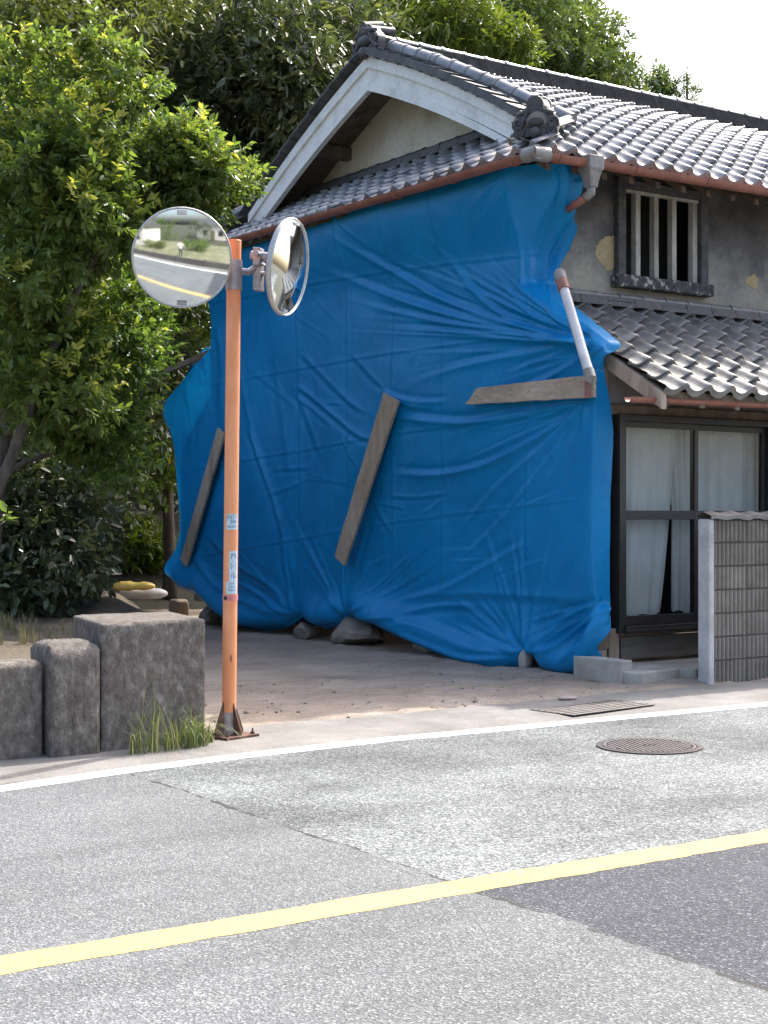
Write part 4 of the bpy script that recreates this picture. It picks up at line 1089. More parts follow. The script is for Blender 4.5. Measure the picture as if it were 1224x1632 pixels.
# stickers and band
M['sticker'] = flat('pale_blue_sticker', (.50, .64, .70), .5); M['ink'] = flat('dark_blue_ink', (.03, .06, .14), .5)
to_cam = -FW; side_ = RT
def on_pole(u, z, r):     # u = arc length along the pole's face, positive to image right, from the camera-facing line
    an = u/.0445; c = pole_at(z); return c+to_cam*(r*math.cos(an))+side_*(r*math.sin(an))
def sticker(u0, u1, py0, py1):
    mb = MB(); z1_, z0_ = zpix(py0), zpix(py1); n = 10; vs = [on_pole(u0+(u1-u0)*k/n, z, .0449) for z in (z0_, z1_) for k in range(n+1)]
    mb.add(vs, [(k, k+1, n+2+k, n+1+k) for k in range(n)])
    return mb.build('sticker', M['sticker'], pole, smooth=True)
def lettering(txt, u, py, size, parent):
    cu = bpy.data.curves.new('lettering', 'FONT'); cu.body = txt; cu.size = size; cu.align_x = 'CENTER'; cu.align_y = 'CENTER'
    o = bpy.data.objects.new('lettering_tmp', cu); col.objects.link(o)
    dg = bpy.context.evaluated_depsgraph_get(); me = bpy.data.meshes.new_from_object(o.evaluated_get(dg))
    bpy.data.objects.remove(o); bpy.data.curves.remove(cu)
    if not len(me.vertices): return
    z0_ = zpix(py); off = root_loc(parent)
    for v_ in me.vertices: v_.co = on_pole(u+v_.co.x, z0_+v_.co.y, .0453)-off
    me.materials.clear(); me.materials.append(M['ink'])
    ob = bpy.data.objects.new('lettering', me); col.objects.link(ob); ob.parent = parent
s1_ = sticker(-.026, .052, 819, 844)
lettering('\u897f\u5bae', .010, 824.5, .036, s1_); lettering('304', .020, 832, .030, s1_); lettering('\u897f\u5bae\u5e02', .012, 839.5, .020, s1_)
s2_ = sticker(-.004, .054, 878, 926)
for ch, py in zip('\u897f\u5bae\u5e02', (886, 902, 917)): lettering(ch, .024, py, .046, s2_)
s3_ = sticker(-.022, .054, 926.5, 946)
for py in (930, 935, 940): lettering('\u897f\u5bae\u5e02', .012, py, .015, s3_)
MB().tube([pole_at(zpix(957)), pole_at(zpix(948))], .0475, 24).build('band', flat('faded_pink_band', (.62, .22, .2), .5), pole, auto=40)
c = on_pole(-.024, zpix(952.5), .047); MB().ball(tuple(c), .013, 10, 6).build('band_bolt', M['iron'], pole, smooth=True)
c = on_pole(.014, zpix(1049), .0438)
mb = MB(); vs = [on_pole(.012+dx, zpix(1049)+dz, .0452) for dx, dz in ((0, .028), (.006, .018), (.007, -.004), (.003, -.024), (-.002, -.012), (-.004, .01))]
mb.add(vs, [(0, 5, 4, 3, 2, 1)]); mb.build('paint_chip', M['rust'], pole)

# ------------------------------------------------------------------ low concrete wall on the left
wall = empty('concrete_wall', (3.2, 8.2, 0), 'stained low concrete wall with two stepped end piers', 'wall')
def lump(name, x0, x1, y0, y1, z1, rnd_, skew, top=None, lab=None):
    # a block with rounded shoulders, built as a lofted profile along its length
    nx = 14; prof = []
    dy = y1-y0; k = 7
    prof = [(y0, 0)]
    for q_ in range(k+1):
        an = math.pi/2*q_/k; prof.append((y0+rnd_-rnd_*math.cos(an), z1-rnd_+rnd_*math.sin(an)))
    for q_ in range(k+1):
        an = math.pi/2*q_/k; prof.append((y1-rnd_+rnd_*math.sin(an), z1-rnd_+rnd_*math.cos(an)))
    prof.append((y1, 0)); m_ = len(prof); vs, fs = [], []
    rr = random.Random(int(x0*100)+5)
    er = min(.05, rnd_*.55)
    xs_ = [x0, x0+er*.3, x0+er]+[x0+er+(x1-x0-2*er)*i/nx for i in range(1, nx)]+[x1-er, x1-er*.3, x1]
    ins = [er, er*.3, 0]+[0]*(nx-1)+[0, er*.3, er]
    for x, i_ in zip(xs_, ins):
        for (y, z) in prof:
            zz = min(z, z1-i_) if z > 0 else z-.05
            yy_ = min(max(y, y0+i_*.6), y1-i_*.6)
            vs.append((x+skew*(y-y0), yy_+skew*.2*(x-x0)+rr.uniform(-.003, .003), zz+rr.uniform(-.004, .004)))
    for a in range(len(xs_)-1):
        for b_ in range(m_-1): fs.append((a*m_+b_, (a+1)*m_+b_, (a+1)*m_+b_+1, a*m_+b_+1))
    fs += [tuple(range(m_)), tuple((len(xs_)-1)*m_+i for i in range(m_-1, -1, -1))]
    o = MB().add(vs, fs).build(name, M['concrete_old'], wall, auto=50)
    if lab: o['label'] = lab
    return o
lump('end_pier', 3.545, 4.235, 8.20, 8.98, .765, .032, .18, lab='tall square end pier of the concrete wall')
lump('step_pier', 3.215, 3.530, 8.155, 8.62, .66, .12, .1, lab='shorter round-topped pier next to the tall one')
lump('wall_panel', -.6, 3.20, 8.225, 8.50, .565, .06, 0)

# ------------------------------------------------------------------ ribbed block fence on the right
fence = empty('block_fence', (9.0, 8.72, 0), 'ribbed grey concrete block fence with wavy tile coping in front of the window', 'fence')
FX0, FY = 9.10, 8.70
bl = MB(); BW, BH, NRB = .40, .193, 8
prof = []
for i in range(NRB):
    x0_ = .006+(BW-.012)*i/NRB; w_ = (BW-.012)/NRB
    for u, dph in ((.0, .016), (.12, .0), (.3, -.012), (.5, -.016), (.7, -.012), (.88, 0)): prof.append((x0_+u*w_, dph))
prof.append((BW-.006, .016))
vs = [(x, y, z) for z in (.004, .010, BH-.014, BH-.008) for x, y in [(x, y+(.009 if z in (.004, BH-.008) else 0)) for x, y in prof]]
n = len(prof); fs = [(j*n+i, j*n+i+1, (j+1)*n+i+1, (j+1)*n+i) for j in range(3) for i in range(n-1)]
bl.add(vs, fs); bme = bl.mesh('block', M['block'])
NC, NCOL = 7, 9
core = MB().box((FX0, FY+.012, -.02), (FX0+NCOL*BW, FY+.10, NC*BH)).build('mortar_core', M['mortar'], fence)
for j in range(NC):
    for i in range(NCOL):
        o = inst('block', bme, fence, (FX0+i*BW, FY+rt.uniform(-.002, .002), .012+j*BH))
rr = random.Random(9); mb = MB()
pz = [(-.02, 0), (.3, .004), (.7, -.003), (1.0, .003), (NC*BH+.02, 0)]
mb.box((FX0-.062, FY-.03, -.02), (FX0-.002, FY+.10, NC*BH+.012))
po = mb.build('end_post', M['post_white'], fence, bevel=.012)
# coping: one wavy tile after another
cp = MB(); vs, fs = [], []; N = 10; CW = .24
for yv, dz in ((-.05, 0), (.035, .03), (.12, .0)):
    for i in range(N+1):
        u = i/N; vs.append((u*CW*1.03, yv, dz+.009*math.sin(2*math.pi*u)+.006*u))
for j in range(2):
    for i in range(N): fs.append((j*(N+1)+i, j*(N+1)+i+1, (j+1)*(N+1)+i+1, (j+1)*(N+1)+i))
o_ = len(vs)
for yv, dz in ((-.05, -.03), (.12, -.03)):
    for i in range(N+1): vs.append((i/N*CW*1.03, yv, dz+.007*math.sin(2*math.pi*i/N)))
for i in range(N): fs.append((o_+i, o_+i+1, i+1, i)); fs.append((2*(N+1)+i, 2*(N+1)+i+1, o_+N+2+i, o_+N+1+i))
cp.add(vs, fs); cme = cp.mesh('coping_tile', M['tile_old'], smooth=True); cme.set_sharp_from_angle(angle=math.radians(45))
k = 0
while FX0-.06+k*CW < FX0+NCOL*BW-.1:
    inst('coping_tile', cme, fence, (FX0-.06+k*CW, FY, NC*BH+.04)); k += 1

# ------------------------------------------------------------------ manhole, grating
mc = on_z(1035, 1190, 0); 
mh = empty('manhole_cover', (mc.x, mc.y, 0), 'round ribbed iron manhole cover in the far lane', 'manhole cover')
N = 48
def disc(r0, r1, z0, z1):
    vs, fs = [], []
    for r, z in ((r0, z0), (r0, z1), (r1, z1), (r1, z0)):
        for k in range(N): an = 2*math.pi*k/N; vs.append((mc.x+r*math.cos(an), mc.y+r*math.sin(an), z))
    for j in range(3):
        for k in range(N): fs.append((j*N+k, j*N+(k+1) % N, (j+1)*N+(k+1) % N, (j+1)*N+k))
    return MB().add(vs, fs)
disc(.318, .285, .001, .008).build('ring', M['iron'], mh, auto=30)
vs = [(mc.x+.281*math.cos(2*math.pi*k/N), mc.y+.281*math.sin(2*math.pi*k/N), .0035) for k in range(N)]
lid = MB().add(vs, [tuple(range(N))]).build('lid', M['iron'], mh)
M['iron_worn'] = pm('worn_iron_ribs', [(.3, (.09, .08, .083)), (.7, (.16, .145, .148))], 20, .45, .2, 120, .002, metallic=.3)
dr = Vector((.35, .94, 0)).normalized(); pr = Vector((dr.y, -dr.x, 0))
for k in range(-8, 9):
    o_ = k*.030; hl = math.sqrt(max(0, .25**2-o_**2)); 
    if hl < .03: continue
    for (s0, s1) in ((-hl, -.012), (.012, hl)) if abs(k) < 2 else ((-hl, hl),):
        a = Vector((mc.x, mc.y, .0036))+pr*o_+dr*s0; b = Vector((mc.x, mc.y, .0036))+pr*o_+dr*s1
        MB().prism([a-pr*.008, a+pr*.008, b+pr*.008, b-pr*.008], (0, 0, .006)).build('rib', M['iron_worn'], lid)
disc(.278, .262, .0036, .0095).build('rim', M['iron_worn'], lid)
g0, g1, g2, g3_ = [on_z(px, py, .03) for px, py in ((868, 1122), (915, 1138), (1045, 1121), (1000, 1108))]
gc = (g0+g1+g2+g3_)/4
gr = empty('drain_grating', (gc.x, gc.y, 0), 'steel bar grating over the roadside drain by the fence', 'grating')
gx = (g2-g1).normalized(); gl_ = (g2-g1).length; gy = Vector((-gx.y, gx.x, 0)); gw = .42
o0 = Vector((g1.x, g1.y, .0185))
MB().prism([o0+gy*0, o0+gx*gl_, o0+gx*gl_+gy*gw, o0+gy*gw], (0, 0, .002)).build('pit', M['dark'], gr)
nb = 7
for k in range(nb):
    a = o0+gy*(gw*(k+.15)/nb)+Vector((0, 0, .0025)); MB().prism([a, a+gy*.030, a+gy*.030+Vector((0, 0, .002)), a+Vector((0, 0, .002))], gx*gl_).build('bar', M['grate'], gr)
for k in (0, .33, .66, .985):
    a = o0+gx*(gl_*k)+Vector((0, 0, .0022)); MB().prism([a, a+gx*.012, a+gx*.012+Vector((0, 0, .0015)), a+Vector((0, 0, .0015))], gy*gw).build('cross_bar', M['grate'], gr)

# ------------------------------------------------------------------ stones under the tarp's hem
def stone(px, py_base, wpx, hpx, X, label, mat='stone', seed=0, square=False):
    p = on_x(px, py_base, X); s_ = (X/ray(px, py_base).x)/FPX
    wr, hr = wpx*s_/2*1.15, hpx*s_
    bm = bmesh.new(); bmesh.ops.create_icosphere(bm, subdivisions=3, radius=1); rr = random.Random(seed)
    ph = [(rr.uniform(-1, 1), rr.uniform(-1, 1), rr.uniform(-1, 1)) for _ in range(7)]
    for v_ in bm.verts:
        d_ = v_.co.normalized(); r = 1
        for q_ in ph:
            n_ = Vector(q_).normalized(); dt = d_.dot(n_)
            if dt > .55: r = min(r, .60/dt+.05)
        v_.co = d_*r
        if square: v_.co = Vector([math.copysign(abs(c_)**.45, c_) for c_ in d_])*.8
        v_.co.x *= wr*.9; v_.co.y *= wr*1.25; v_.co.z = (v_.co.z*.5+.42)*hr*1.12+.02*rr.uniform(-.2, .2)
    me = bpy.data.meshes.new('stone'); bm.to_mesh(me); bm.free(); me.materials.append(M[mat])
    me.polygons.foreach_set('use_smooth', [not square or True]*len(me.polygons)); me.set_sharp_from_angle(angle=math.radians(28))
    o = bpy.data.objects.new('stone' if not square else 'concrete_stub', me); col.objects.link(o)
    o.location = (p.x, p.y, lot_z(p.x, p.y)-.02)
    return tag(o, label, 'stone' if not square else 'concrete block', 'footing stones under the tarp hem')
stone(486, 1024, 48, 30, HX+.0, 'rounded pale footing stone left of the large one under the tarp', seed=1)
stone(568, 1034, 84, 50, HX-.0, 'largest footing stone, showing in the gap of the tarp hem', seed=2)
stone(676, 1054, 46, 24, HX+.02, 'flat grey footing stone right of the largest one', seed=3)
stone(722, 1063, 22, 13, HX+.0, 'smallest footing stone low under the tarp hem', seed=4)
stone(338, 1004, 40, 40, HX-.0, 'footing stone behind the orange pole at the far end', seed=5)
stone(836, 1080, 17, 34, HX-.03, 'short pale concrete stub under the tied hem', 'concrete_pale', 6, True)
stone(285, 965, 30, 34, HX+.25, 'dark rotten timber stump at the far left of the hem', 'wood_brown', 7, True)
# exposed beam and post stubs in the dark under the house
for k, yv in enumerate((10.6, 12.0, 13.4, 14.8, 16.2)):
    MB().box((HX+.22, yv-.07, 0), (HX+.34, yv+.07, .6)).build('floor_post', M['wood_brown'], house)
# loose pink rubble by the footing
p = on_z(905, 1112, .03)
mb = MB(); mb.ball((p.x, p.y, .028), (.09, .05, .015), 12, 6); tag(mb.build('rubble', pm('pink_rubble', [(.3, (.26, .2, .18)), (.7, (.42, .34, .31))], 9, .9, .4, 60, .01), smooth=True, org=(p.x, p.y, .01)), 'flat pinkish-grey lump of rubble beside the drain grating', 'rubble')

# ------------------------------------------------------------------ curtains behind the panes
def curtain(x0, x1, z0, z1, y, folds, amp, gather, label, seed):
    rr = random.Random(seed); nx, nz = 70, 24; vs, fs = [], []
    ph = [rr.uniform(0, 6.28) for _ in range(4)]
    for j in range(nz+1):
        v_ = j/nz; z = z0+(z1-z0)*v_
        for i in range(nx+1):
            u = i/nx; a, b_ = gather(u, v_)
            w_ = math.sin(u*folds*6.28+ph[0]+.4*math.sin(u*9+ph[1]))+.4*math.sin(u*folds*2.3*6.28+ph[2])
            vs.append((x0+(x1-x0)*a, y+amp*w_*(1.1-.4*v_), z+b_+.01*math.sin(u*20+ph[3])*(1-v_)))
    for j in range(nz):
        for i in range(nx): fs.append((j*(nx+1)+i, j*(nx+1)+i+1, (j+1)*(nx+1)+i+1, (j+1)*(nx+1)+i))
    o = MB().add(vs, fs).build('curtain', M['curtain'], smooth=True, org=(x0, y, z0)); return tag(o, label, 'curtain', 'net curtains behind the sliding windows')
CY = LY+.13
curtain(8.95, 9.80, .50, 2.22, CY, 4, .02, lambda u, v_: (u*(.70+.24*v_**.8), .02*u*(1-v_)), 'pale net curtain behind the left window pane, pulled aside at its hem', 1)
curtain(9.60, 9.88, .53, 2.22, CY+.05, 2, .02, lambda u, v_: (.45+.55*u if v_ < .55 else .45*(1-(v_-.55)/.45)+(.55+.45*(v_-.55)/.45)*u, 0), 'narrow strip of net curtain hanging at the meeting stile', 2)
curtain(9.88, 10.84, .48, 2.22, CY+.02, 5, .022, lambda u, v_: (u, 0), 'pale net curtain behind the pane above the block fence', 3)
curtain(10.90, 12.6, .48, 2.22, CY+.02, 9, .022, lambda u, v_: (u, 0), 'net curtain behind the rightmost window, at the picture edge', 4)

# ------------------------------------------------------------------ sacks in the undergrowth
def sack(P, rx, ry, rz_, ang, mat, label, seed, pinch=.45):
    rr = random.Random(seed); m4 = MB(); m4.ball((0, 0, 0), 1, 20, 12); vs = []
    for (x, y, z) in m4.v:
        w_ = 1-pinch*math.exp(-((x-.15)/.22)**2)
        k = 1+.06*math.sin(7*x+3*y+seed)+.04*math.sin(13*z+5*x)
        X_, Y_, Z_ = x*rx, y*ry*w_*k, z*rz_*w_*k
        vs.append((P.x+X_*math.cos(ang)-Y_*math.sin(ang), P.y+X_*math.sin(ang)+Y_*math.cos(ang), P.z+Z_))
    return tag(MB().add(vs, m4.f).build('sack', mat, smooth=True, org=P), label, 'sack')
p = at(212, 934, 20.4); sack(p, .30, .13, .075, -.55, flat('yellow_sack_plastic', (.78, .55, .13), .45), 'yellow sack lying in the sun among the bushes', 1)
p = at(228, 946, 20.7); sack(p, .34, .17, .09, -.5, flat('white_sack_plastic', (.72, .73, .74), .5), 'white sack under the yellow one among the bushes', 2, .2)
# ------------------------------------------------------------------ trees and plants
def leaf_crown(name, clumps, L, W, mat, parent, seed, per=8, spray=.22, droop=.25, fresh=.10, upb=.35):
    r = np.random.RandomState(seed); off = np.array(root_loc(parent)) if parent else np.zeros(3)
    C, AX, FR = [], [], []
    for (c, rad, n) in clumps:
        d = r.normal(size=(n, 3)); d /= np.linalg.norm(d, axis=1)[:, None]
        rr = r.uniform(0, 1, n)**.42
        C.append(np.array(c)+d*rr[:, None]*np.array(rad))
        a = d*.7+np.array([0, 0, upb])+r.normal(size=(n, 3))*.5; AX.append(a/np.linalg.norm(a, axis=1)[:, None])
        FR.append((rr > .8)*(d[:, 2] > .2)*(r.uniform(size=n) < fresh*3.2)+(r.uniform(size=n) < fresh*.08))
    C = np.concatenate(C); AX = np.concatenate(AX); FR = np.concatenate(FR) > 0; n = len(C)
    P = np.repeat(C, per, 0); A = np.repeat(AX, per, 0); k = np.tile(np.arange(per), n)
    q = r.normal(size=A.shape); q -= A*(q*A).sum(1)[:, None]; q /= np.linalg.norm(q, axis=1)[:, None]
    s = (k+1)/per
    P = P+A*(s*spray)[:, None]
    d = A*(.25+.6*s)[:, None]+q*(.95-.35*s)[:, None]; d[:, 2] -= droop*r.uniform(0, 1.4, len(d)); d /= np.linalg.norm(d, axis=1)[:, None]
    nn = np.array([0, 0, 1.])+r.normal(size=d.shape)*.55; sd = np.cross(d, nn); sd /= np.linalg.norm(sd, axis=1)[:, None]; nn = np.cross(sd, d)
    sc_ = r.uniform(.4, 1.25, len(d))[:, None]; l = L*sc_; w_ = W*sc_*r.uniform(.8, 1.2, (len(d), 1))
    V = np.stack([P, P+d*l*.35+sd*w_*.5+nn*w_*.12, P+d*l*.72+sd*w_*.38-nn*l*.03, P+d*l-nn*l*.12, P+d*l*.72-sd*w_*.38-nn*l*.03, P+d*l*.35-sd*w_*.5+nn*w_*.12], 1).reshape(-1, 3)-off
    m_ = len(d); b0 = np.arange(m_)*6
    F = np.stack([np.stack([b0, b0+1, b0+2, b0+3], 1), np.stack([b0, b0+3, b0+4, b0+5], 1)], 1).reshape(-1, 4)
    me = bpy.data.meshes.new(name); me.vertices.add(len(V)); me.vertices.foreach_set('co', V.ravel().astype('f'))
    me.loops.add(F.size); me.loops.foreach_set('vertex_index', F.ravel().astype('i')); me.polygons.add(len(F))
    me.polygons.foreach_set('loop_start', (np.arange(len(F))*4).astype('i'))
    try: me.polygons.foreach_set('loop_total', np.full(len(F), 4, 'i'))
    except Exception: pass
    tone = np.clip(np.repeat(r.uniform(.05, .6, n), per)+r.uniform(-.12, .18, m_), 0, .76); fr = np.repeat(FR, per); tone = np.where(fr, np.clip(.8+r.uniform(0, .2, m_), 0, 1), tone)
    at_ = me.attributes.new('tone', 'FLOAT', 'FACE'); at_.data.foreach_set('value', np.repeat(tone, 2).astype('f'))
    me.materials.append(mat); me.update(calc_edges=True)
    o = bpy.data.objects.new(name, me); col.objects.link(o)
    if parent: o.parent = parent
    return o
def ell(px, py, f, rx, ry, dz, n, rs_, ns, seed):
    """clumps filling an ellipsoid that covers rx x ry photo pixels at distance f"""
    rr = random.Random(seed); out = []
    for _ in range(n):
        while True:
            u, v_, w_ = rr.uniform(-1, 1), rr.uniform(-1, 1), rr.uniform(-1, 1)
            if u*u+v_*v_+w_*w_ < 1: break
        ff = f+w_*dz; c = at(px+u*rx, py+v_*ry, ff); k = rs_*rr.uniform(.6, 1.25)
        out.append((c, (k, k, k*.72), max(4, int(ns*(k/rs_)**2))))
    return out
LEAVES = 0
def tree(name, label, base, trunk, r0, clumps, L, W, mat, seed, cat='tree', group=None, limbs=14, **kw):
    global LEAVES
    root = empty(name, base, label, cat, group); rr = random.Random(seed)
    pts = [Vector(p) for p in trunk]; n = len(pts)
    sm = []
    for a, b in zip(pts, pts[1:]):
        for k in range(4): sm.append(a.lerp(b, k/4)+Vector((rr.uniform(-1, 1), rr.uniform(-1, 1), 0))*r0*.12)
    sm.append(pts[-1])
    tk = MB().tube(sm, [r0*(1.25 if i == 0 else 1)*(1-.72*i/(len(sm)-1)) for i in range(len(sm))], 9).build('trunk', M['bark'], root, smooth=True)
    cs = sorted(clumps, key=lambda q: -q[2]); step = max(1, len(cs)//max(1, limbs))
    for c, rad, _ in cs[::step][:limbs]:
        c = Vector(c); i = min(range(len(sm)), key=lambda q: (sm[q]-c).length+max(0, sm[q].z-c.z+.3)*2); a = sm[i]
        if (c-a).length < .1: continue
        mid = a.lerp(c, .5)+Vector((rr.uniform(-.15, .15), rr.uniform(-.15, .15), rr.uniform(.0, .2)))*(c-a).length*.5
        ra = r0*(1-.72*i/(len(sm)-1))*.55
        MB().tube([a, a.lerp(mid, .5)+Vector((0, 0, .03)), mid, mid.lerp(c, .5), c], [ra, ra*.8, ra*.6, ra*.42, ra*.2], 6).build('limb', M['bark'], root, smooth=True)
    cr = leaf_crown('crown', clumps, L, W, mat, root, seed, **kw)
    LEAVES += len(cr.data.polygons)//2
    return root
def gz(p): return Vector((p.x, p.y, max(lot_z(p.x, p.y) if p.y < 19.2 else -.1, -.1+hill(p.x, p.y))-.05))
def under(px, py, f): return gz(at(px, py, f))
# near tree on the left
cl = ell(45, 235, 12.6, 130, 110, 1.0, 34, .27, 28, 1)+ell(120, 325, 12.6, 125, 85, 1.0, 28, .26, 28, 2)+ell(20, 430, 12.5, 110, 120, .9, 24, .27, 26, 3)
cl += ell(70, 610, 12.7, 90, 70, .6, 16, .3, 26, 51)+ell(125, 600, 12.9, 65, 60, .6, 14, .26, 26, 52)
cl += ell(300, 262, 13.0, 100, 48, .6, 22, .21, 24, 4)+ell(215, 310, 12.9, 110, 60, .7, 18, .25, 26, 5)
cl += [(at(px, py, 12.3), (.17, .17, .16), 12) for px, py in ((150, 72), (185, 100), (168, 98), (205, 155), (120, 140), (60, 85), (30, 75), (130, 120), (190, 140), (230, 152), (45, 105), (20, 120), (95, 125))]
b0 = under(-60, 900, 12.4)
tree('garden_tree', 'tall bright green leafy tree at the left edge of the picture', b0, [b0, at(-12, 800, 12.4), at(20, 725, 12.4), at(50, 640, 12.4), at(80, 565, 12.45), at(112, 485, 12.5), at(150, 410, 12.5), at(175, 320, 12.6), at(130, 200, 12.6)], .06, cl, .078, .034, M['leaf_bright'], 11, limbs=9, spray=.17, fresh=.16, per=17)
# its neighbour with a second thin stem
cl = ell(140, 550, 13.6, 80, 75, .9, 24, .30, 30, 6)+ell(160, 690, 13.8, 48, 80, .7, 18, .26, 28, 7)+ell(90, 535, 13.4, 110, 80, .8, 22, .32, 30, 8)+ell(225, 478, 14.2, 45, 30, .5, 9, .22, 28, 9)+ell(110, 660, 13.6, 70, 60, .7, 12, .28, 26, 10)
b0 = under(-20, 930, 13.6)
tree('garden_tree', 'mid-green leafy tree behind the round mirror, reaching towards the tarp', b0, [b0, at(0, 760, 13.6), at(14, 640, 13.7), at(22, 560, 13.8), at(60, 480, 14.0), at(130, 470, 13.7), at(200, 500, 13.6)], .07, cl, .075, .034, M['leaf_mid'], 12, limbs=7, fresh=.14, per=15)
cl = ell(275, 520, 22.0, 75, 75, 1.0, 26, .45, 44, 61)+ell(250, 660, 21.6, 50, 110, .8, 24, .42, 40, 62)
b0 = under(270, 760, 22.0)
tree('garden_tree', 'sunlit green tree seen just left of the tarp behind the timber pole', b0, [b0, at(268, 650, 22.0), at(272, 500, 22.0)], .1, cl, .13, .055, M['leaf_bright'], 63, limbs=8, fresh=.2, spray=.26)
# dark shrubs below
cl = ell(60, 800, 15.6, 110, 125, 1.0, 42, .38, 34, 13)+ell(30, 900, 15.0, 110, 70, .9, 22, .36, 34, 14)
b0 = under(90, 960, 15.6); tree('dark_shrub', 'dark evergreen shrub filling the shade above the low wall', b0, [b0, at(95, 900, 15.6), at(80, 820, 15.6), at(60, 720, 15.6)], .06, cl, .12, .05, M['leaf_dark'], 13, 'shrub', limbs=12, per=8)
cl = ell(118, 840, 17.2, 50, 80, 1.0, 24, .36, 32, 15)+ell(80, 930, 16.6, 70, 34, .8, 16, .3, 30, 16)
b0 = under(118, 950, 17.2); tree('dark_shrub', 'dark evergreen shrub just left of the small lit bush', b0, [b0, at(120, 880, 17.2), at(118, 800, 17.2)], .05, cl, .11, .05, M['leaf_dark'], 14, 'shrub', limbs=10)
cl = ell(214, 882, 23.0, 46, 36, .6, 26, .28, 30, 17)
b0 = under(212, 940, 23.0); tree('lit_bush', 'small sunlit lime-green bush above the yellow sack', b0, [b0, at(210, 915, 23.0), at(214, 870, 23.0)], .025, cl, .14, .05, M['leaf_lime'], 15, 'bush', limbs=6, spray=.16)
# trees on the slope behind
cl = ell(380, 130, 23.5, 190, 150, 2.4, 76, .75, 62, 18)+ell(540, 170, 24.0, 90, 140, 1.8, 34, .7, 60, 19)+ell(330, 300, 22.8, 130, 60, 1.2, 24, .6, 54, 20)
b0 = under(400, 700, 23.8); tree('evergreen_tree', 'huge dark evergreen tree behind the white gable', b0, [b0, at(400, 520, 23.8), at(390, 350, 23.6), at(395, 200, 23.5), at(400, 60, 23.4)], .26, cl, .17, .06, M['leaf_dark'], 16, limbs=22, fresh=.12, spray=.35, per=9)
cl = ell(70, 60, 20.5, 150, 90, 1.6, 34, .6, 54, 21)+ell(190, 20, 21.5, 100, 50, 1.2, 18, .55, 50, 22)
b0 = under(40, 700, 20.8); tree('olive_tree', 'olive-green tree at the top left corner above the bright tree', b0, [b0, at(50, 500, 20.8), at(60, 300, 20.8), at(70, 80, 20.6)], .18, cl, .14, .045, M['leaf_olive'], 17, limbs=14, spray=.3)
cl = ell(110, 420, 20.0, 220, 190, 1.6, 62, .68, 50, 23)+ell(175, 630, 20.8, 70, 150, 1.0, 32, .62, 48, 24)
b0 = under(130, 800, 20.2); tree('evergreen_tree', 'shaded evergreen tree standing behind the left-hand leafy trees', b0, [b0, at(130, 650, 20.2), at(120, 500, 20.1), at(110, 320, 20.0)], .2, cl, .15, .06, M['leaf_dark'], 18, limbs=16, spray=.3)
cl = ell(30, 720, 20.5, 120, 150, 1.4, 40, .62, 48, 25)
b0 = under(30, 860, 20.6); tree('evergreen_tree', 'low shaded evergreen at the left edge behind the shrubs', b0, [b0, at(40, 760, 20.6), at(60, 640, 20.5)], .14, cl, .15, .06, M['leaf_dark'], 19, limbs=10, spray=.3)
cl = ell(690, 35, 28, 75, 55, 1.5, 34, .55, 50, 26)
b0 = under(690, 500, 28); tree('bamboo_clump', 'feathery yellow-green bamboo just right of the roof ornament', b0, [b0, at(690, 300, 28), at(688, 60, 28)], .1, cl, .2, .04, M['leaf_lime'], 20, limbs=8, droop=.7, fresh=.1, spray=.35)
cl = ell(820, 30, 31, 95, 75, 2.0, 44, .62, 60, 27)
b0 = under(830, 500, 31); tree('round_tree', 'dense dark round tree rising over the middle of the ridge', b0, [b0, at(830, 300, 31), at(825, 150, 31), at(820, 30, 31)], .2, cl, .15, .05, M['leaf_pine'], 21, limbs=12, fresh=.25, spray=.3)
cl = ell(805, 72, 27, 34, 22, .6, 12, .34, 40, 28)
b0 = under(805, 450, 27); tree('lime_shrub', 'small lime-green treetop peeping over the ridge', b0, [b0, at(805, 250, 27), at(805, 80, 27)], .06, cl, .15, .05, M['leaf_lime'], 22, limbs=4)
cl = ell(908, 92, 34, 60, 58, 2.0, 42, .6, 56, 29)+ell(968, 128, 35, 26, 22, 1.0, 14, .42, 46, 30)+ell(885, 45, 34, 42, 55, 1.5, 20, .62, 56, 31)
b0 = under(930, 480, 34); tree('far_tree', 'broad green tree at the end of the wood against the white sky', b0, [b0, at(930, 300, 34), at(935, 170, 34), at(930, 60, 34)], .22, cl, .18, .055, M['leaf_pine'], 23, limbs=14, fresh=.25, spray=.3)
cl = ell(1048, 135, 46, 17, 13, .6, 7, .36, 34, 32)
b0 = under(1048, 450, 46); tree('far_tree', 'tiny round treetop in the sky gap left of the conifer', b0, [b0, at(1048, 300, 46), at(1048, 140, 46)], .12, cl, .17, .06, M['leaf_pine'], 24, limbs=4)
cl = [(at(1095+rr_, py, 46), (rx, rx, .12), int(18*rx/.3)+6) for py, rx, rr_ in ((122, .06, 0), (128, .12, 0), (134, .2, 1), (141, .30, -1), (148, .38, 1), (155, .48, 0), (163, .5, 0), (172, .5, 0))]
b0 = under(1095, 450, 46); tree('conifer', 'tiny pointed conifer on the skyline right of the wood', b0, [b0, at(1095, 300, 46), at(1095, 118, 46)], .1, cl, .12, .03, M['leaf_pine'], 25, limbs=5, droop=.1)
cl = ell(700, 110, 36, 90, 60, 1.6, 26, .7, 50, 33)+ell(560, 60, 36, 120, 110, 2, 34, .8, 54, 34)
b0 = under(640, 500, 36); tree('evergreen_tree', 'dark tree deep in the wood behind the bamboo', b0, [b0, at(640, 300, 36), at(640, 80, 36)], .22, cl, .2, .07, M['leaf_dark'], 26, limbs=12, spray=.35)
cl = ell(230, 60, 31, 220, 150, 2.4, 60, .9, 56, 35)+ell(60, 250, 30, 160, 150, 2, 30, .9, 50, 36)
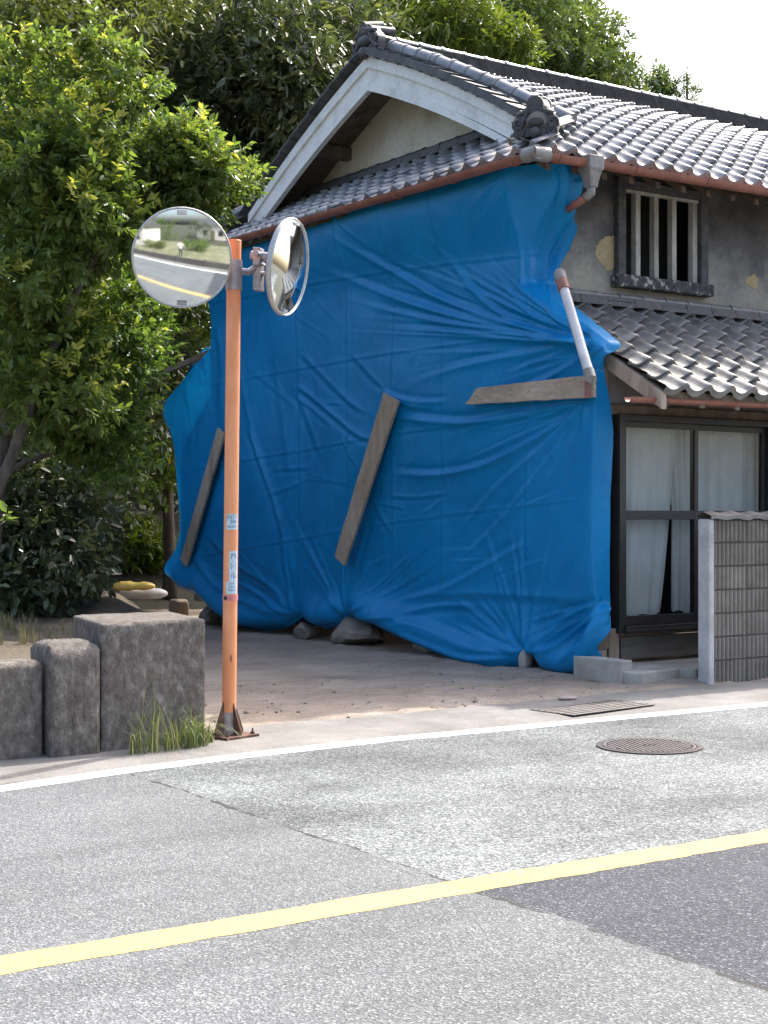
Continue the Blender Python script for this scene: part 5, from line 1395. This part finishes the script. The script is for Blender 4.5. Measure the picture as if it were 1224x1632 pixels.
b0 = under(200, 600, 31); tree('evergreen_tree', 'tall dark tree at the back of the wood, upper left', b0, [b0, at(200, 400, 31), at(200, 80, 31)], .25, cl, .2, .08, M['leaf_dark'], 27, limbs=14, spray=.35)
cl = ell(820, 90, 37, 130, 80, 2.0, 36, .75, 50, 37)
b0 = under(840, 500, 37); tree('evergreen_tree', 'darker tree behind the round one over the ridge', b0, [b0, at(840, 300, 37), at(830, 80, 37)], .22, cl, .2, .07, M['leaf_pine'], 28, limbs=10, spray=.35)
# the rest of the wooded slope, one mass
cl = []
rw = random.Random(31)
for _ in range(260):
    x, y = rw.uniform(-8, 34), rw.uniform(24, 44)
    z = hill(x, y); cl.append((Vector((x, y, z+rw.uniform(.3, 2.6))), (1.1, 1.1, .9), 26))
for _ in range(120):
    x, y = rw.uniform(-4, 16), rw.uniform(19, 24)
    if x > 7.2 and y < 22.4: continue
    z = hill(x, y); cl.append((Vector((x, y, z+rw.uniform(.2, 1.6))), (.8, .8, .7), 26))
o = leaf_crown('hillside_undergrowth', cl, .22, .09, M['leaf_dark'], None, 29, per=8, spray=.4)
tag(o, 'dark undergrowth covering the wooded slope behind the house', 'undergrowth', kind='stuff')
print('leaves', LEAVES)

# grasses ------------------------------------------------------------
def blades(name, spots, mat, label, cat, seed, kind=None):
    r = random.Random(seed); V, F, tone = [], [], []
    for (c, n, hl, spread, lean) in spots:
        for _ in range(n):
            a = r.uniform(0, 6.28); out = Vector((math.cos(a), math.sin(a), 0))*r.uniform(.2, 1)*spread+Vector(lean)
            L = hl*r.uniform(.5, 1.15); w_ = r.uniform(.0018, .0042)
            p0 = c+Vector((r.uniform(-1, 1), r.uniform(-1, 1), 0))*.05*(hl/.3); sd = out.cross(Vector((0, 0, 1)))
            sd = sd.normalized()*w_ if sd.length > 1e-4 else Vector((w_, 0, 0)); o = len(V); ns = 5; bend = r.uniform(.5, 1.7)
            for k in range(ns+1):
                u = k/ns; p = p0+out*(L*u*u*.9)+Vector((0, 0, L*(u-.45*bend*u*u*u*min(1.5, out.length*1.6)))); ww = (1-u)**.7
                V += [p-sd*ww, p+sd*ww]
            tn = r.uniform(.1, .75) if r.random() > .22 else r.uniform(.85, 1)
            for k in range(ns): F.append((o+2*k, o+2*k+1, o+2*k+3, o+2*k+2)); tone.append(tn)
    me = bpy.data.meshes.new(name); og = spots[0][0]; me.from_pydata([tuple(v_-og) for v_ in V], [], F); me.materials.append(mat)
    a_ = me.attributes.new('tone', 'FLOAT', 'FACE'); a_.data.foreach_set('value', tone); me.update()
    o = bpy.data.objects.new(name, me); col.objects.link(o); o.location = og; return tag(o, label, cat, kind=kind)
def gp_(px, py): 
    p = on_z(px, py, .015); return p
blades('grass_tuft', [(gp_(298, 1192), 70, .34, 1.1, (.12, -.1, 0)), (gp_(318, 1188), 70, .32, 1.2, (.15, -.1, 0)), (gp_(272, 1196), 36, .26, 1.0, (0, -.1, 0)), (gp_(334, 1183), 40, .16, .9, (.1, -.05, 0))], M['grass'], 'bushy tuft of grass between the end pier and the orange pole', 'grass', 1)
blades('grass_tuft', [(gp_(236, 1199), 30, .42, .7, (0, -.08, 0)), (gp_(218, 1202), 22, .26, .9, (-.05, -.08, 0)), (gp_(250, 1198), 12, .52, .5, (-.06, -.06, 0))], M['grass'], 'tall upright grass growing at the foot of the end pier', 'grass', 2)
sp_ = []
for k in range(46):
    px, py = rw.uniform(-10, 62), rw.uniform(968, 1012); f = (CAMZ-.47)*FPX/(py-HOR); p = at(px, py, f); p.z = lot_z(p.x, p.y); sp_.append((p, 14, .16, .6, (0, 0, 0)))
for k in range(26):
    px, py = rw.uniform(60, 130), rw.uniform(985, 1010); f = (CAMZ-.47)*FPX/(py-HOR); p = at(px, py, f); p.z = lot_z(p.x, p.y); sp_.append((p, 6, .10, .8, (0, 0, 0)))
blades('bank_grass', sp_, M['grass_dry'], 'dry grass on the bank behind the low wall', 'grass', 3, kind='stuff')
# sprig leaning in at the left edge
b0 = Vector((2.55, 9.2, .4)); tip = at(8, 830, 10.4)
root = empty('sapling', b0, 'sapling whose few bright leaves poke in at the left edge', 'plant')
MB().tube([b0, b0.lerp(tip, .5)+Vector((-.1, 0, .1)), tip], [.01, .007, .003], 6).build('stem', M['bark'], root, smooth=True)
leaf_crown('leaves', [(tip, (.04, .04, .03), 3), (b0.lerp(tip, .7)+Vector((-.1, 0, .08)), (.1, .1, .1), 4)], .09, .045, M['leaf_bright'], root, 5, per=4, spray=.06)
# ------------------------------------------------------------------ across the road, behind the viewer (seen in the mirrors)
M['parapet'] = pm('dark_parapet_concrete', [(.3, (.05, .046, .045)), (.6, (.09, .084, .08)), (.8, (.15, .14, .13))], 4, .9, .4, 60, .01)
vs, fs = grid_mesh([-14+2*i for i in range(20)], [-9+.8*i for i in range(13)], lambda x, y: -.02+.04*hsh(x*.5, y*.5))
M['yard'] = pm('grassy_yard', [(.3, (.06, .075, .03)), (.5, (.13, .13, .07)), (.7, (.24, .21, .15))], .7, .95, .4, 30, .02, rand=False)
tag(MB().add(vs, fs).build('roadside_yard', M['yard'], smooth=True), kind='structure')
tag(MB().box((-14, .62, -.05), (24, 1.16, .02)).build('kerb_strip', M['verge']), kind='structure')
par = empty('parapet', (0, .8, 0), 'long low dark parapet on the far side of the road, seen in the mirror', 'parapet')
for k in range(13):
    x0_ = -12+k*2.4
    MB().box((x0_, .72, .02), (x0_+2.36, .88, .50)).build('panel', M['parapet'], par, bevel=.01)
    MB().box((x0_-.06, .68, .03), (x0_+.06, .92, .60)).build('post', M['parapet'], par, bevel=.01)
def hedge(P, rx, ry, rz_, mat, seed, name, label, n=26):
    rr = random.Random(seed); cl = []
    for _ in range(n):
        cl.append((P+Vector((rr.uniform(-rx, rx), rr.uniform(-ry, ry), rr.uniform(.25, rz_))), (.42, .42, .35), 24))
    return tree(name, label, P, [P, P+Vector((.05, 0, rz_*.5)), P+Vector((0, .05, rz_*.9))], .05, cl, .12, .055, M[mat], seed, 'bush', limbs=6)
B_ = -FW
hedge(B_*3.6+RT*2.4, 1.4, .8, 1.1, 'leaf_mid', 41, 'yard_bush', 'green bush right of the figure in the mirror')
hedge(B_*5.5-RT*3.0, 1.5, .7, .8, 'leaf_olive', 42, 'yard_bush', 'pale bush left of the figure in the mirror')
hedge(B_*11+RT*5.0, 2.2, 1.4, 3.6, 'leaf_dark', 43, 'yard_tree', 'dark tree in the upper part of the mirror', 50)
hedge(B_*13-RT*1.5, 2.4, 1.4, 4.2, 'leaf_mid', 44, 'yard_tree', 'green tree behind the pale building in the mirror', 56)
def hut(P, w_, d_, h_, label, mat, seed):
    e = empty('outbuilding', P, label, 'building')
    MB().box((P.x-w_/2, P.y-d_/2, 0), (P.x+w_/2, P.y+d_/2, h_)).build('wall', mat, e)
    MB().prism([(P.x-w_/2-.3, P.y-d_/2-.3, h_+.003), (P.x-w_/2-.3, P.y+d_/2+.3, h_+.003), (P.x-w_/2-.3, P.y, h_+d_*.25)], (w_+.6, 0, 0)).build('roof', M['tile_dark'], e)
    for s_ in (-.25, .25):
        f_ = MB().box((P.x+s_*w_-.5, P.y+d_/2+.002, .9), (P.x+s_*w_+.5, P.y+d_/2+.05, 2.0)).build('window', M['alu'], e)
        MB().box((P.x+s_*w_-.44, P.y+d_/2+.051, .96), (P.x+s_*w_+.44, P.y+d_/2+.058, 1.94)).build('pane', M['glass'], f_)
    MB().box((P.x-.45, P.y+d_/2+.002, .02), (P.x+.45, P.y+d_/2+.06, 2.0)).build('door', M['wood_brown'], e)
M['stucco'] = pm('pale_stucco', [(.3, (.5, .47, .42)), (.7, (.64, .61, .56))], 3, .9, .2, 60, .005)
q_ = B_*9.5-RT*5.5; hut(Vector((q_.x, q_.y, -.05)), 5, 4, 2.6, 'pale building across the road, at the upper left of the mirror', M['stucco'], 1)
q_ = B_*15+RT*10; hut(Vector((q_.x, q_.y, -.05)), 7, 5, 3.0, 'larger pale building across the road, at the right of the mirror', M['stucco'], 2)
# photographer: one skinned figure, both hands up at the phone
M['skin'] = flat('skin_tone', (.48, .30, .21), .55); M['shirt'] = flat('white_shirt_cloth', (.74, .74, .73), .85); M['trousers'] = flat('dark_trouser_cloth', (.03, .032, .04), .85); M['hair'] = flat('black_hair', (.015, .013, .012), .5); M['shoe'] = flat('dark_shoe', (.025, .022, .02), .5)
PC = B_*.46; PC.z = -.0
def pw(r, f, z): return PC+RT*r+FW*f+Vector((0, 0, z))
J = {}; E = []; RD = {}
def jt(k, p, r, par_=None):
    J[k] = p; RD[k] = r
    if par_ is not None: E.append((par_, k))
jt('pel', pw(0, 0, .90), .135); jt('abd', pw(0, 0, 1.06), .125, 'pel'); jt('che', pw(0, .01, 1.24), .145, 'abd'); jt('upc', pw(0, .0, 1.36), .10, 'che'); jt('nek', pw(0, .0, 1.43), .055, 'upc'); jt('jaw', pw(0, .03, 1.49), .065, 'nek'); jt('hd', pw(0, .02, 1.56), .088, 'jaw'); jt('top', pw(0, .01, 1.62), .075, 'hd')
for s_, n_ in ((1, 'r'), (-1, 'l')):
    jt('sh'+n_, pw(.17*s_, 0, 1.33), .062, 'upc'); jt('el'+n_, pw(.235*s_, .12, 1.10), .045, 'sh'+n_); jt('fa'+n_, pw(.17*s_, .29, 1.24), .038, 'el'+n_); jt('wr'+n_, pw(.10*s_, .385, 1.355), .027, 'fa'+n_); jt('pa'+n_, pw(.088*s_, .41, 1.40), .03, 'wr'+n_)
    for i_, (dz, ln) in enumerate(((.035, .055), (.015, .065), (-.005, .06), (-.022, .048))):
        jt('f%d%s1' % (i_, n_), pw(.094*s_, .425, 1.40+dz), .0095, 'pa'+n_); jt('f%d%s2' % (i_, n_), pw((.094-ln*.25)*s_, .425+ln*.28, 1.402+dz), .009, 'f%d%s1' % (i_, n_)); jt('f%d%s3' % (i_, n_), pw((.088-ln*.5)*s_, .428+ln*.18, 1.402+dz), .008, 'f%d%s2' % (i_, n_))
    jt('t%s1' % n_, pw(.075*s_, .395, 1.385), .011, 'pa'+n_); jt('t%s2' % n_, pw(.055*s_, .41, 1.40), .009, 't%s1' % n_)
    jt('hp'+n_, pw(.09*s_, 0, .85), .105, 'pel'); jt('kn'+n_, pw(.10*s_, .02, .47), .065, 'hp'+n_); jt('ca'+n_, pw(.105*s_, -.01, .32), .06, 'kn'+n_); jt('an'+n_, pw(.11*s_, -.02, .09), .042, 'ca'+n_); jt('he'+n_, pw(.11*s_, -.0, .045), .042, 'an'+n_); jt('to'+n_, pw(.13*s_, .16, .04), .036, 'he'+n_)
ks = list(J); me = bpy.data.meshes.new('body'); me.from_pydata([tuple(J[k]) for k in ks], [(ks.index(a), ks.index(b)) for a, b in E], [])
tmp = bpy.data.objects.new('body_tmp', me); col.objects.link(tmp)
tmp.modifiers.new('skin', 'SKIN')
for i_, k in enumerate(ks): me.skin_vertices[0].data[i_].radius = (RD[k], RD[k]); 
me.skin_vertices[0].data[0].use_root = True
sb = tmp.modifiers.new('sub', 'SUBSURF'); sb.levels = 2; sb.render_levels = 2
dg = bpy.context.evaluated_depsgraph_get(); bm_ = bpy.data.meshes.new_from_object(tmp.evaluated_get(dg)); bpy.data.objects.remove(tmp)
person = empty('person', PC, 'person in a white shirt and dark trousers taking a photo, seen small in the mirror', 'person')
for v_ in bm_.vertices: v_.co -= PC
bm_.materials.clear()
for k in ('skin', 'shirt', 'trousers', 'shoe'): bm_.materials.append(M[k])
for p_ in bm_.polygons:
    c = p_.center; z = c.z; r_ = abs((c+PC-PC).dot(RT)); f_ = c.dot(FW)
    p_.material_index = 3 if z < .085 else 2 if z < .93 else 0 if (z > 1.41 and r_ < .12 and f_ < .3) or f_ > .22 else 1
    p_.use_smooth = True
body = bpy.data.objects.new('body', bm_); col.objects.link(body); body.parent = person
mb = MB(); mb.ball(tuple(pw(0, -.005, 1.60)), (.098, .098, .095), 16, 10); hb2 = mb.build('hair', M['hair'], person, smooth=True)
mb = MB()
for s_ in (1, -1): mb.ball(tuple(pw(.033*s_, .112, 1.555)), (.013, .013, .009), 8, 6)
mb.build('eyes', M['hair'], person, smooth=True)
mb = MB(); mb.ball(tuple(pw(0, .118, 1.53)), (.014, .018, .022), 8, 6)
for s_ in (1, -1): mb.ball(tuple(pw(.088*s_, .02, 1.545)), (.014, .022, .032), 8, 6)
mb.build('nose_and_ears', M['skin'], person, smooth=True)
mb = MB(); mb.ball(tuple(pw(0, .108, 1.492)), (.022, .01, .006), 8, 6); mb.build('mouth', flat('lips', (.4, .18, .15)), person, smooth=True)
c = Vector((0, 0, CAMZ))-FW*.045
ph_ = MB().prism([c-RT*.037-Vector((0, 0, .075)), c+RT*.037-Vector((0, 0, .075)), c+RT*.037+Vector((0, 0, .075)), c-RT*.037+Vector((0, 0, .075))], FW*.009).build('phone', flat('black_phone_glass', (.015, .015, .017), .15), bevel=.004, org=c)
tag(ph_, 'black phone held up in both hands by the person in the mirror', 'phone')
